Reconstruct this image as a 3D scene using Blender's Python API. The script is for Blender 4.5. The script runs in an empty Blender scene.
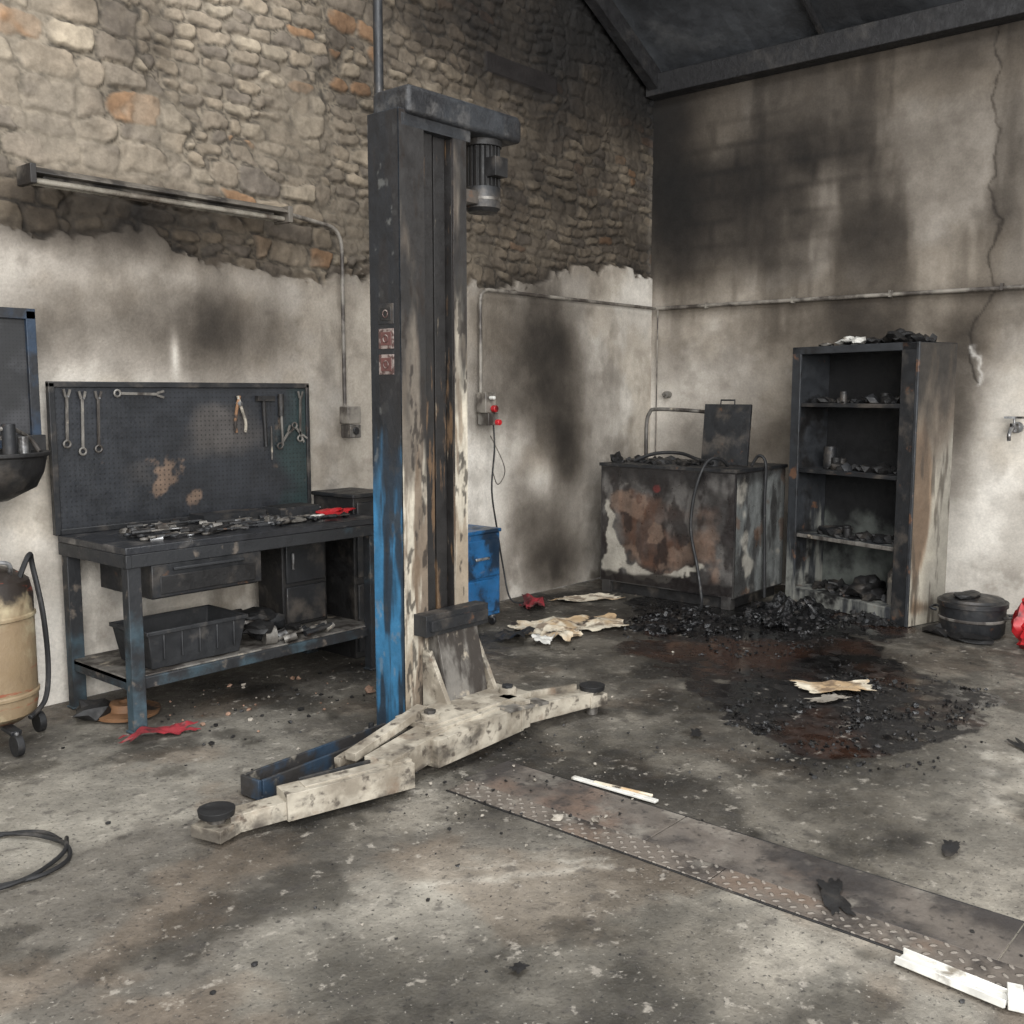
import bpy, bmesh, math, random
import numpy as np
from mathutils import Vector, Matrix, Euler, noise as mnoise

random.seed(7)
RNG = np.random.RandomState(11)
SC = bpy.context.scene
COL = SC.collection

# ------------------------------------------------------------------ colour
def lin(c):
    out = []
    for v in c:
        v = v / 255.0
        out.append(v / 12.92 if v <= 0.04045 else ((v + 0.055) / 1.055) ** 2.4)
    return out
def nlin(c): return np.array(lin(c))

# ------------------------------------------------------------------ materials
def mat(name, base, layers=(), rough=0.7, metal=0.0, bump=None, dots=None, rough_noise=0.15, attr=None, wet=None, checker=None, spec=0.5, var=(.72, 1.18)):
    m = bpy.data.materials.new(name); m.use_nodes = True
    nt = m.node_tree; N = nt.nodes; L = nt.links
    bs = N["Principled BSDF"]
    geo = N.new("ShaderNodeNewGeometry")
    pos = geo.outputs["Position"]
    def noise(scale, seed=0.0, stretch=None, detail=7, rgh=0.6):
        mp = N.new("ShaderNodeMapping")
        L.new(pos, mp.inputs["Vector"])
        mp.inputs["Scale"].default_value = stretch or (1, 1, 1)
        mp.inputs["Location"].default_value = (seed * 3.1, seed * 1.7, seed * 5.3)
        n = N.new("ShaderNodeTexNoise")
        n.inputs["Scale"].default_value = scale
        n.inputs["Detail"].default_value = detail
        n.inputs["Roughness"].default_value = rgh
        L.new(mp.outputs[0], n.inputs["Vector"])
        return n.outputs["Fac"]
    def math_(op, a, b):
        n = N.new("ShaderNodeMath"); n.operation = op
        for i, x in enumerate((a, b)):
            if x is None: continue
            if isinstance(x, (int, float)): n.inputs[i].default_value = x
            else: L.new(x, n.inputs[i])
        return n.outputs[0]
    def mixc(f, a, b, blend='MIX'):
        n = N.new("ShaderNodeMix"); n.data_type = 'RGBA'; n.blend_type = blend
        if isinstance(f, (int, float)): n.inputs[0].default_value = f
        else: L.new(f, n.inputs[0])
        for idx, x in ((6, a), (7, b)):
            if isinstance(x, (list, tuple)): n.inputs[idx].default_value = (*x, 1)
            else: L.new(x, n.inputs[idx])
        return n.outputs[2]
    def maprange(v, a, b, c=0.0, d=1.0):
        n = N.new("ShaderNodeMapRange"); n.interpolation_type = 'SMOOTHSTEP'
        L.new(v, n.inputs[0])
        n.inputs[1].default_value = a; n.inputs[2].default_value = b
        n.inputs[3].default_value = c; n.inputs[4].default_value = d
        return n.outputs[0]
    if attr:
        at = N.new("ShaderNodeVertexColor"); at.layer_name = attr
        cur = at.outputs["Color"]
    else:
        cur = tuple(lin(base))
    nf = noise(9.0, 2.0)
    vr = maprange(nf, 0.25, 0.75, var[0], var[1])
    if attr:
        vr = math_('MULTIPLY', vr, maprange(noise(60.0, 6.0, rgh=.7), 0.3, 0.7, .90, 1.09))
    comb = N.new("ShaderNodeCombineColor")
    for i in range(3): L.new(vr, comb.inputs[i])
    cur = mixc(1.0, cur, comb.outputs[0], 'MULTIPLY')
    sep = None
    for k, ly in enumerate(layers):
        f = noise(ly.get('s', 5), ly.get('seed', k * 2.3 + 1), ly.get('st'))
        for (ax, a, b, w) in ly.get('g', ()):
            if sep is None:
                sep = N.new("ShaderNodeSeparateXYZ"); L.new(pos, sep.inputs[0])
            g = N.new("ShaderNodeMapRange")
            L.new(sep.outputs["XYZ".index(ax)], g.inputs[0])
            g.inputs[1].default_value = a; g.inputs[2].default_value = b
            g.inputs[3].default_value = 0; g.inputs[4].default_value = w
            f = math_('ADD', f, g.outputs[0])
        f = maprange(f, ly['lo'], ly['hi'], 0.0, ly.get('a', 1.0))
        cur = mixc(f, cur, tuple(lin(ly['c'])))
    if dots:
        mp = N.new("ShaderNodeVectorMath"); mp.operation = 'SCALE'; L.new(pos, mp.inputs[0]); mp.inputs[3].default_value = dots
        fr = N.new("ShaderNodeVectorMath"); fr.operation = 'FRACTION'; L.new(mp.outputs[0], fr.inputs[0])
        sb = N.new("ShaderNodeVectorMath"); sb.operation = 'SUBTRACT'; L.new(fr.outputs[0], sb.inputs[0]); sb.inputs[1].default_value = (.5, .5, .5)
        ml = N.new("ShaderNodeVectorMath"); ml.operation = 'MULTIPLY'; L.new(sb.outputs[0], ml.inputs[0]); ml.inputs[1].default_value = (1, 0, 1)
        le = N.new("ShaderNodeVectorMath"); le.operation = 'LENGTH'; L.new(ml.outputs[0], le.inputs[0])
        d = maprange(le.outputs["Value"], 0.14, 0.24, 0.6, 0.0)
        cur = mixc(d, cur, (0.004, 0.004, 0.004))
    rn = maprange(noise(14, 5.0), 0.3, 0.7, max(0.02, rough - rough_noise), min(1, rough + rough_noise))
    wfac = None
    if wet:
        wa = N.new("ShaderNodeAttribute"); wa.attribute_name = wet
        wfac = wa.outputs["Fac"]
        wr = maprange(noise(7, 4.0), 0.40, 0.62, 0.04, 0.30)
        mx = N.new("ShaderNodeMix"); mx.data_type = 'FLOAT'
        L.new(wfac, mx.inputs[0]); L.new(rn, mx.inputs[2]); L.new(wr, mx.inputs[3])
        rn = mx.outputs[0]
        cur = mixc(wfac, cur, at.outputs["Color"])
        sp_ = maprange(wfac, 0.0, 1.0, spec, .85)
        L.new(sp_, bs.inputs["Specular IOR Level"])
    else:
        bs.inputs["Specular IOR Level"].default_value = spec
    L.new(cur, bs.inputs["Base Color"])
    bs.inputs["Metallic"].default_value = metal
    L.new(rn, bs.inputs["Roughness"])
    if bump:
        sc, st, dist = bump
        h = noise(sc, 9.0, detail=9, rgh=0.65)
        if checker:
            mp = N.new("ShaderNodeMapping"); L.new(pos, mp.inputs["Vector"]); mp.inputs["Rotation"].default_value = (0, 0, math.radians(45))
            mp.inputs["Scale"].default_value = (checker, checker, checker)
            ck = N.new("ShaderNodeTexChecker"); L.new(mp.outputs[0], ck.inputs["Vector"]); ck.inputs["Scale"].default_value = 1.0
            sp = N.new("ShaderNodeSeparateXYZ"); L.new(mp.outputs[0], sp.inputs[0])
            sx = math_('ABSOLUTE', math_('SINE', math_('MULTIPLY', sp.outputs[0], math.pi), None), None)
            sy = math_('ABSOLUTE', math_('SINE', math_('MULTIPLY', sp.outputs[1], math.pi), None), None)
            a = math_('MULTIPLY', math_('POWER', sx, 4.0), sy)
            b = math_('MULTIPLY', math_('POWER', sy, 4.0), sx)
            mx = N.new("ShaderNodeMix"); mx.data_type = 'FLOAT'
            L.new(ck.outputs["Fac"], mx.inputs[0]); L.new(a, mx.inputs[2]); L.new(b, mx.inputs[3])
            dm = maprange(mx.outputs[0], 0.45, 0.75, 0.0, 1.0)
            h = math_('ADD', math_('MULTIPLY', h, 0.5), dm)
            cur2 = mixc(math_('MULTIPLY', dm, 0.55), cur, tuple(lin((160, 152, 142))))
            L.new(cur2, bs.inputs["Base Color"])
        bp = N.new("ShaderNodeBump"); bp.inputs["Strength"].default_value = st; bp.inputs["Distance"].default_value = dist
        if wfac is not None:
            L.new(math_('MULTIPLY', math_('SUBTRACT', 1.03, wfac), st), bp.inputs["Strength"])
        L.new(h, bp.inputs["Height"]); L.new(bp.outputs[0], bs.inputs["Normal"])
    return m

RUST = (108, 76, 54)
M = {}
M['char'] = mat('charred_black', (24, 23, 23), [dict(c=(62, 57, 52), s=6, lo=.52, hi=.72)], rough=.6, bump=(30, .4, .01))
M['charmetal'] = mat('burnt_steel', (36, 37, 39), [dict(c=(82, 76, 70), s=5, lo=.48, hi=.72), dict(c=RUST, s=9, lo=.62, hi=.7, a=.5)], rough=.5, metal=.2, bump=(40, .25, .01))
M['head'] = mat('lift_head_cover_soot', (40, 42, 45), [dict(c=(24, 24, 26), s=2.5, lo=.42, hi=.58), dict(c=(84, 82, 80), s=7, lo=.56, hi=.72, a=.6), dict(c=(104, 102, 100), s=3, lo=.85, hi=1.05, g=[('Z', 2.90, 2.96, .4)], a=.6)], rough=.5, bump=(60, .5, .012))
M['paint'] = mat('painted_steel_scorched', (200, 190, 180), attr='Col', rough=.5, bump=(40, .3, .008), var=(.85, 1.12))
M['postblue'] = mat('lift_dark_paint', (34, 42, 50), [dict(c=(22, 22, 24), s=3, lo=.5, hi=.6)], rough=.5, bump=(40, .2, .01))
M['postcream'] = mat('lift_cream_paint', (160, 150, 134), [dict(c=(88, 66, 48), s=3, st=(5, 5, .5), lo=.50, hi=.62, a=.8), dict(c=(36, 32, 30), s=2.6, st=(3, 3, .8), lo=.62, hi=.92, g=[('Z', .5, 2.0, .55)]), dict(c=(60, 52, 44), s=16, lo=.58, hi=.66)], rough=.6, bump=(35, .3, .01))
M['slot'] = mat('lift_slot_black', (30, 28, 27), [dict(c=(100, 78, 56), s=3, st=(6, 6, .9), lo=.62, hi=.70, a=.8, g=[('Z', 1.9, 1.4, .10)]), dict(c=(140, 128, 110), s=9, st=(5, 5, .6), lo=.66, hi=.72, a=.5)], rough=.6, bump=(35, .3, .01))
M['armcream'] = mat('arm_cream_paint', (172, 164, 149), [dict(c=(114, 105, 92), s=6, lo=.38, hi=.60, a=.85), dict(c=(62, 54, 47), s=18, lo=.54, hi=.66, a=.85), dict(c=(48, 43, 39), s=3.5, st=(1, 1, 2), lo=.54, hi=.66, a=.75), dict(c=(104, 78, 58), s=5, lo=.60, hi=.70, a=.5), dict(c=(56, 50, 45), s=5, lo=.62, hi=.8, g=[('Z', .09, .03, .2)], a=.8)], rough=.6, bump=(35, .35, .01))
M['armblue'] = mat('arm_blue_paint', (42, 60, 78), [dict(c=(46, 44, 43), s=6, lo=.38, hi=.54), dict(c=(120, 114, 104), s=14, lo=.58, hi=.7)], rough=.6, bump=(35, .35, .01))
M['worn'] = mat('worn_steel', (118, 114, 108), [dict(c=(58, 53, 49), s=5, st=(2, 2, .7), lo=.42, hi=.62), dict(c=(166, 156, 140), s=8, lo=.6, hi=.7)], rough=.5, metal=.2, bump=(30, .3, .01))
M['benchleg'] = mat('bench_teal_paint', (56, 72, 80), [dict(c=(34, 35, 37), s=4, lo=.42, hi=.60, g=[('Z', .1, .9, .22)]), dict(c=(110, 100, 90), s=12, lo=.58, hi=.70, a=.7)], rough=.6, bump=(40, .3, .01))
M['benchtop'] = mat('bench_top_charred', (36, 37, 40), [dict(c=(100, 96, 92), s=7, lo=.52, hi=.70, a=.7)], rough=.42, bump=(30, .4, .01))
M['peg'] = mat('pegboard_burnt', (30, 32, 36), attr='Col', rough=.5, bump=(40, .3, .008), dots=38)
M['tank'] = mat('tank_burnt_steel', (64, 62, 60), [dict(c=(36, 33, 33), s=1.6, lo=.44, hi=.56, seed=2)], rough=.45, metal=.15, bump=(18, .35, .015))
M['cab'] = mat('cabinet_burnt', (46, 48, 51), [dict(c=(120, 120, 114), s=4, st=(3, 3, .5), lo=.64, hi=.84, g=[('Z', 1.0, .2, .25)]), dict(c=RUST, s=7, lo=.60, hi=.68, a=.7), dict(c=(26, 25, 25), s=3, lo=.50, hi=.62)], rough=.55, bump=(35, .3, .01))
M['cabin'] = mat('cabinet_inside', (24, 24, 25), [dict(c=(104, 108, 103), s=2.5, lo=.82, hi=1.08, g=[('Z', 1.4, .4, .5)])], rough=.7, bump=(30, .3, .01))
M['steel'] = mat('tool_steel', (160, 160, 160), [dict(c=(56, 52, 49), s=9, lo=.42, hi=.62)], rough=.38, metal=.6)
M['conduit'] = mat('conduit_grey', (130, 124, 115), [dict(c=(62, 56, 51), s=5, lo=.42, hi=.62)], rough=.5, bump=(30, .2, .01))
M['fixture'] = mat('fixture_sooty', (100, 94, 86), [dict(c=(38, 35, 33), s=4, lo=.42, hi=.6), dict(c=(160, 154, 142), s=7, lo=.58, hi=.7, a=.8)], rough=.5, bump=(30, .3, .01))
M['tube'] = mat('smoked_glass_tube', (158, 152, 140), [dict(c=(86, 78, 70), s=3, lo=.4, hi=.6), dict(c=(44, 40, 37), s=1.5, lo=.52, hi=.66)], rough=.25)
M['bluecart'] = mat('cart_blue_paint', (32, 88, 134), [dict(c=(22, 40, 58), s=5, lo=.52, hi=.66, g=[('Z', .4, .7, .08)]), dict(c=(120, 114, 106), s=12, lo=.60, hi=.72, a=.7)], rough=.45, bump=(30, .15, .01))
M['rubber'] = mat('black_rubber', (26, 26, 27), [dict(c=(76, 72, 68), s=10, lo=.55, hi=.7, a=.7)], rough=.6)
M['plasticblk'] = mat('crate_plastic', (40, 41, 43), [dict(c=(84, 80, 76), s=7, lo=.56, hi=.72, a=.7)], rough=.55, bump=(20, .3, .01))
M['tankcream'] = mat('drainer_cream_paint', (170, 158, 130), [dict(c=(124, 104, 80), s=2.5, lo=.38, hi=.56, a=.85), dict(c=(74, 60, 46), s=5, st=(1, 1, .5), lo=.48, hi=.62, a=.85), dict(c=(44, 38, 34), s=3, lo=.66, hi=.80, g=[('Z', .50, .80, .22)]), dict(c=(140, 64, 44), s=4, st=(1, 1, 6), lo=.58, hi=.63, a=.7)], rough=.45, bump=(30, .3, .01))
M['machblue'] = mat('drainer_blue_frame', (36, 52, 70), [dict(c=(28, 29, 32), s=5, lo=.36, hi=.52)], rough=.55, bump=(30, .3, .01))
M['mesh'] = mat('drainer_mesh', (58, 58, 60), [dict(c=(34, 34, 35), s=4, lo=.4, hi=.6)], rough=.6, dots=60)
M['red'] = mat('red_rag', (132, 32, 40), [dict(c=(60, 18, 20), s=8, lo=.42, hi=.58), dict(c=(120, 100, 92), s=14, lo=.58, hi=.68, a=.5)], rough=.85, bump=(30, .4, .01))
M['redpl'] = mat('red_plastic', (172, 30, 36), [dict(c=(80, 20, 22), s=8, lo=.50, hi=.68)], rough=.4)
M['paper'] = mat('scorched_paper', (206, 196, 176), [dict(c=(176, 150, 116), s=4, lo=.44, hi=.60), dict(c=(104, 86, 70), s=9, lo=.52, hi=.64, a=.8), dict(c=(36, 30, 28), s=5, lo=.58, hi=.66)], rough=.85)
M['white'] = mat('dirty_white_plastic', (206, 204, 197), [dict(c=(120, 112, 100), s=9, lo=.52, hi=.68)], rough=.6)
M['rustpl'] = mat('rusty_plate', (126, 92, 64), [dict(c=(40, 34, 30), s=10, lo=.5, hi=.62)], rough=.7, bump=(30, .3, .01))
M['roof'] = mat('roof_sooty_sheet', (66, 68, 71), [dict(c=(40, 41, 43), s=.9, lo=.42, hi=.6), dict(c=(108, 108, 108), s=1.3, lo=.58, hi=.75, a=.5)], rough=.6, bump=(12, .3, .02))
M['beam'] = mat('beam_charred', (28, 27, 28), [dict(c=(60, 57, 54), s=4, lo=.52, hi=.72, a=.7)], rough=.7, bump=(20, .5, .02))
M['checker'] = mat('checker_plate', (104, 96, 88), [dict(c=(112, 94, 80), s=2.2, lo=.5, hi=.62, a=.6), dict(c=(50, 46, 44), s=2.6, lo=.46, hi=.60, seed=8), dict(c=(146, 140, 130), s=6, lo=.56, hi=.70, a=.6, seed=3)], rough=.55, metal=.1, bump=(60, .9, .007), checker=24)
M['plate'] = mat('flat_cover_plate', (98, 91, 84), [dict(c=(112, 90, 76), s=1.8, lo=.48, hi=.62, a=.65), dict(c=(54, 50, 48), s=2.2, lo=.44, hi=.60, seed=8), dict(c=(140, 134, 124), s=4, lo=.54, hi=.68, a=.6, seed=3), dict(c=(44, 41, 39), s=26, lo=.56, hi=.65, seed=5, a=.7)], rough=.62, bump=(45, .5, .008))
M['cinder'] = mat('wet_cinders', (18, 18, 19), [dict(c=(54, 52, 52), s=20, lo=.54, hi=.68)], rough=.32, bump=(60, .5, .01))
M['ash'] = mat('pale_ash', (150, 143, 132), [dict(c=(76, 68, 60), s=12, lo=.46, hi=.6)], rough=.9)
M['brick'] = mat('brick_crumb', (140, 112, 94), [dict(c=(90, 66, 50), s=12, lo=.5, hi=.62)], rough=.9)
M['stickerw'] = mat('sticker_pale', (128, 116, 110), [dict(c=(70, 50, 46), s=25, lo=.44, hi=.56)], rough=.6)
M['stickerr'] = mat('sticker_red', (88, 56, 52), rough=.6)

# ------------------------------------------------------------------ mesh builder
class Build:
    def __init__(self, name, loc=(0, 0, 0), rotz=0.0, bevel=0.004):
        self.name = name; self.bm = bmesh.new(); self.mats = []; self.loc = loc; self.rz = rotz; self.bev = bevel
    def mi(self, m):
        m = M[m] if isinstance(m, str) else m
        if m not in self.mats: self.mats.append(m)
        return self.mats.index(m)
    def faces_mat(self, faces, m):
        i = self.mi(m)
        for f in faces: f.material_index = i
    def box(self, lo, hi, m, rot=None, piv=None):
        lo = Vector(lo); hi = Vector(hi); c = (lo + hi) / 2; s = hi - lo
        r = bmesh.ops.create_cube(self.bm, size=1)
        vs = r['verts']
        for v in vs:
            v.co = Vector((v.co.x * s.x, v.co.y * s.y, v.co.z * s.z)) + c
        if rot:
            p = Vector(piv) if piv else c
            R = Euler(rot).to_matrix()
            for v in vs: v.co = R @ (v.co - p) + p
        self.faces_mat({f for v in vs for f in v.link_faces}, m)
        return vs
    def beam(self, a, b, w, h, m, w2=None, h2=None):
        a = Vector(a); b = Vector(b); d = (b - a).normalized()
        up = Vector((0, 0, 1))
        if abs(d.z) > .95: up = Vector((0, 1, 0))
        s = d.cross(up).normalized(); u = s.cross(d).normalized()
        w2 = w if w2 is None else w2; h2 = h if h2 is None else h2
        V = []
        for p, ww, hh in ((a, w, h), (b, w2, h2)):
            for sx, sy in ((-1, -1), (1, -1), (1, 1), (-1, 1)):
                V.append(self.bm.verts.new(p + s * sx * ww / 2 + u * sy * hh / 2))
        F = [(3, 2, 1, 0), (4, 5, 6, 7), (0, 1, 5, 4), (1, 2, 6, 5), (2, 3, 7, 6), (3, 0, 4, 7)]
        fs = [self.bm.faces.new([V[i] for i in f]) for f in F]
        self.faces_mat(fs, m)
    def cyl(self, a, b, r, m, r2=None, seg=20, cap=True):
        a = Vector(a); b = Vector(b); d = (b - a).normalized()
        t = Vector((1, 0, 0)) if abs(d.x) < .8 else Vector((0, 1, 0))
        s = d.cross(t).normalized(); u = d.cross(s).normalized()
        r2 = r if r2 is None else r2
        A = []; Bv = []
        for i in range(seg):
            an = 2 * math.pi * i / seg
            o = s * math.cos(an) + u * math.sin(an)
            A.append(self.bm.verts.new(a + o * r)); Bv.append(self.bm.verts.new(b + o * r2))
        fs = []
        for i in range(seg):
            j = (i + 1) % seg
            fs.append(self.bm.faces.new((A[i], A[j], Bv[j], Bv[i])))
        if cap:
            fs.append(self.bm.faces.new(A[::-1])); fs.append(self.bm.faces.new(Bv))
        self.faces_mat(fs, m)
    def lathe(self, c, prof, m, seg=28):
        c = Vector(c); rings = []
        for (r, z) in prof:
            rings.append([self.bm.verts.new(c + Vector((max(r, .0005) * math.cos(2 * math.pi * i / seg), max(r, .0005) * math.sin(2 * math.pi * i / seg), z))) for i in range(seg)])
        fs = []
        for k in range(len(rings) - 1):
            for i in range(seg):
                j = (i + 1) % seg
                fs.append(self.bm.faces.new((rings[k][i], rings[k][j], rings[k + 1][j], rings[k + 1][i])))
        self.faces_mat(fs, m)
    def tube(self, pts, r, m, seg=8, sub=6, smooth=True, closed=False):
        P = [Vector(p) for p in pts]
        if smooth and len(P) > 2:
            Q = []
            n = len(P)
            rng = range(n) if closed else range(n - 1)
            for i in rng:
                if closed:
                    p0, p1, p2, p3 = P[(i - 1) % n], P[i], P[(i + 1) % n], P[(i + 2) % n]
                else:
                    p0 = P[max(i - 1, 0)]; p1 = P[i]; p2 = P[i + 1]; p3 = P[min(i + 2, n - 1)]
                for k in range(sub):
                    t = k / sub
                    Q.append(.5 * ((2 * p1) + (p2 - p0) * t + (2 * p0 - 5 * p1 + 4 * p2 - p3) * t * t + (3 * p1 - p0 - 3 * p2 + p3) * t ** 3))
            if not closed: Q.append(P[-1])
            P = Q
        rings = []; n = len(P)
        nrm = None
        for i, p in enumerate(P):
            if closed: d = (P[(i + 1) % n] - P[i - 1]).normalized()
            else: d = (P[min(i + 1, n - 1)] - P[max(i - 1, 0)]).normalized()
            if nrm is None:
                t = Vector((0, 0, 1)) if abs(d.z) < .9 else Vector((1, 0, 0))
                nrm = d.cross(t).normalized()
            nrm = (nrm - d * nrm.dot(d)).normalized()
            b = d.cross(nrm)
            rings.append([self.bm.verts.new(p + (nrm * math.cos(2 * math.pi * k / seg) + b * math.sin(2 * math.pi * k / seg)) * r) for k in range(seg)])
        fs = []
        for i in range(n if closed else n - 1):
            for k in range(seg):
                j = (k + 1) % seg
                fs.append(self.bm.faces.new((rings[i][k], rings[i][j], rings[(i + 1) % n][j], rings[(i + 1) % n][k])))
        if not closed:
            fs.append(self.bm.faces.new(rings[0][::-1])); fs.append(self.bm.faces.new(rings[-1]))
        self.faces_mat(fs, m)
    def prism(self, poly, axis, a, b, m):
        def mk(p, t):
            if axis == 'X': return Vector((t, p[0], p[1]))
            if axis == 'Y': return Vector((p[0], t, p[1]))
            return Vector((p[0], p[1], t))
        A = [self.bm.verts.new(mk(p, a)) for p in poly]; B_ = [self.bm.verts.new(mk(p, b)) for p in poly]
        n = len(poly); fs = [self.bm.faces.new(A), self.bm.faces.new(B_[::-1])]
        for i in range(n):
            j = (i + 1) % n
            fs.append(self.bm.faces.new((A[j], A[i], B_[i], B_[j])))
        self.faces_mat(fs, m)
    def lump(self, c, s, m, sub=2, rough=.35, seed=None, freq=1.6):
        c = Vector(c); s = Vector(s) if not isinstance(s, (int, float)) else Vector((s, s, s))
        seed = random.random() * 50 if seed is None else seed
        r = bmesh.ops.create_icosphere(self.bm, subdivisions=sub, radius=1)
        for v in r['verts']:
            k = 1 + rough * 2 * mnoise.noise(v.co * freq + Vector((seed, seed * .7, 0)))
            v.co = Vector((v.co.x * s.x * k, v.co.y * s.y * k, v.co.z * s.z * k)) + c
        self.faces_mat({f for v in r['verts'] for f in v.link_faces}, m)
    def sheet(self, c, sx, sy, rot, m, amp=.02, n=16, seed=0, ragged=.25, thick=.003):
        c = Vector(c); cr, sr = math.cos(rot), math.sin(rot)
        top = {}
        def wob(i, j):
            u = i / n * 2 - 1; v = j / n * 2 - 1
            a = math.atan2(v, u)
            k = 1 + ragged * 1.3 * mnoise.noise(Vector((math.cos(a) * 2.2 + seed, math.sin(a) * 2.2, seed))) + ragged * .5 * mnoise.noise(Vector((math.cos(a) * 7 + seed, math.sin(a) * 7, seed)))
            x = u * sx / 2 * k; y = v * sy / 2 * k
            h = amp * (.55 + mnoise.noise(Vector((x * 7 + seed, y * 7, seed * 2.)))) + amp * .4 * mnoise.noise(Vector((x * 22, y * 22 + seed, 0)))
            h = max(h, 0) + .002
            return c + Vector((x * cr - y * sr, x * sr + y * cr, h))
        for i in range(n + 1):
            for j in range(n + 1):
                top[i, j] = self.bm.verts.new(wob(i, j) + Vector((0, 0, thick)))
        fs = []
        for i in range(n):
            for j in range(n):
                fs.append(self.bm.faces.new((top[i, j], top[i + 1, j], top[i + 1, j + 1], top[i, j + 1])))
        self.faces_mat(fs, m)
    def wrench(self, a, b, m='steel', w=.014, nrm=(0, -1, 0)):
        a = Vector(a); b = Vector(b); d = (b - a).normalized(); nv = Vector(nrm)
        self._flat(a + d * .02, b - d * .02, w, .006, nv, m)
        side = d.cross(nv).normalized()
        R = .017
        self.tube([a + (side * math.cos(t) + d * math.sin(t)) * R for t in [i * math.pi / 4 for i in range(8)]], .006, m, seg=6, sub=2, closed=True)
        for s in (-1, 1):
            self._flat(b - d * .024 + side * s * .006, b + d * .016 + side * s * .017, .012, .007, nv, m)
    def _flat(self, a, b, w, t, nv, m):
        a = Vector(a); b = Vector(b); d = (b - a).normalized(); s = d.cross(nv).normalized()
        V = []
        for p in (a, b):
            for x, y in ((-1, -1), (1, -1), (1, 1), (-1, 1)):
                V.append(self.bm.verts.new(p + s * x * w / 2 + nv * y * t / 2))
        F = [(3, 2, 1, 0), (4, 5, 6, 7), (0, 1, 5, 4), (1, 2, 6, 5), (2, 3, 7, 6), (3, 0, 4, 7)]
        self.faces_mat([self.bm.faces.new([V[i] for i in f]) for f in F], m)
    def done(self, smooth=True):
        bmesh.ops.recalc_face_normals(self.bm, faces=self.bm.faces)
        me = bpy.data.meshes.new(self.name); self.bm.to_mesh(me); self.bm.free()
        for m in self.mats: me.materials.append(m)
        if smooth:
            me.polygons.foreach_set('use_smooth', [True] * len(me.polygons))
            me.set_sharp_from_angle(angle=math.radians(38))
        ob = bpy.data.objects.new(self.name, me); COL.objects.link(ob)
        ob.location = self.loc; ob.rotation_euler = (0, 0, self.rz)
        if self.bev:
            b = ob.modifiers.new('bevel', 'BEVEL'); b.width = self.bev; b.segments = 2; b.limit_method = 'ANGLE'; b.angle_limit = math.radians(50)
            b.use_clamp_overlap = True
        return ob

# ------------------------------------------------------------------ numpy noise
TAB = RNG.rand(256, 256)
def vn(x, y, seed=0):
    x = x + seed * 17.31; y = y + seed * 9.17
    xi = np.floor(x).astype(int); yi = np.floor(y).astype(int)
    fx = x - xi; fy = y - yi
    fx = fx * fx * (3 - 2 * fx); fy = fy * fy * (3 - 2 * fy)
    g = lambda a, b: TAB[a % 256, b % 256]
    return (g(xi, yi) * (1 - fx) + g(xi + 1, yi) * fx) * (1 - fy) + (g(xi, yi + 1) * (1 - fx) + g(xi + 1, yi + 1) * fx) * fy
def fbm(x, y, s, o=5, seed=0):
    t = 0; a = 1; w = 0
    ca, sa = .8, .6
    for k in range(o):
        t = t + a * vn(x * s, y * s, seed + k * 3); w += a; a *= .55; s *= 2.03
        x, y = x * ca - y * sa, x * sa + y * ca
    return t / w
def vfbm(x, y, sx, sy, o=5, seed=0):
    t = 0; a = 1; w = 0
    for k in range(o):
        t = t + a * vn(x * sx, y * sy, seed + k * 3); w += a; a *= .55; sx *= 2.03; sy *= 2.03
    return t / w
def sst(v, a, b):
    t = np.clip((v - a) / (b - a), 0, 1); return t * t * (3 - 2 * t)
def blobs(x, y, lst):
    t = 0
    for (cx, cy, rx, ry, k) in lst:
        t = t + k * np.exp(-((x - cx) / rx) ** 2 - ((y - cy) / ry) ** 2)
    return t
def lerp(a, b, t): return a * (1 - t[..., None]) + b * t[..., None]
def full(shape, c): return np.broadcast_to(nlin(c), shape + (3,)).copy()
def seglines(x, y, pts):
    d = np.full(x.shape, 9.0)
    for (x0, y0), (x1, y1) in zip(pts[:-1], pts[1:]):
        dx, dy = x1 - x0, y1 - y0
        t = np.clip(((x - x0) * dx + (y - y0) * dy) / (dx * dx + dy * dy), 0, 1)
        d = np.minimum(d, np.hypot(x - x0 - t * dx, y - y0 - t * dy))
    return d

def grid_object(name, P, C, material, extra=None, parent=None):
    n, m_ = P.shape[:2]
    me = bpy.data.meshes.new(name)
    me.vertices.add(n * m_); me.vertices.foreach_set('co', P.reshape(-1).astype(np.float32))
    idx = np.arange(n * m_).reshape(n, m_)
    q = np.stack([idx[:-1, :-1], idx[1:, :-1], idx[1:, 1:], idx[:-1, 1:]], -1).reshape(-1, 4)
    me.loops.add(q.size); me.loops.foreach_set('vertex_index', q.reshape(-1).astype(np.int32))
    me.polygons.add(len(q)); me.polygons.foreach_set('loop_start', (np.arange(len(q)) * 4).astype(np.int32))
    me.polygons.foreach_set('loop_total', np.full(len(q), 4, np.int32))
    me.update(calc_edges=True)
    me.polygons.foreach_set('use_smooth', [True] * len(q))
    ca = me.color_attributes.new('Col', 'FLOAT_COLOR', 'POINT')
    c4 = np.ones((n * m_, 4), np.float32); c4[:, :3] = np.clip(C, 0, 1).reshape(-1, 3)
    ca.data.foreach_set('color', c4.reshape(-1))
    if extra is not None:
        a = me.attributes.new('wet', 'FLOAT', 'POINT'); a.data.foreach_set('value', extra.reshape(-1).astype(np.float32))
    me.materials.append(material); me.update()
    ob = bpy.data.objects.new(name, me); COL.objects.link(ob)
    if parent: ob.parent = parent
    return ob
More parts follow.
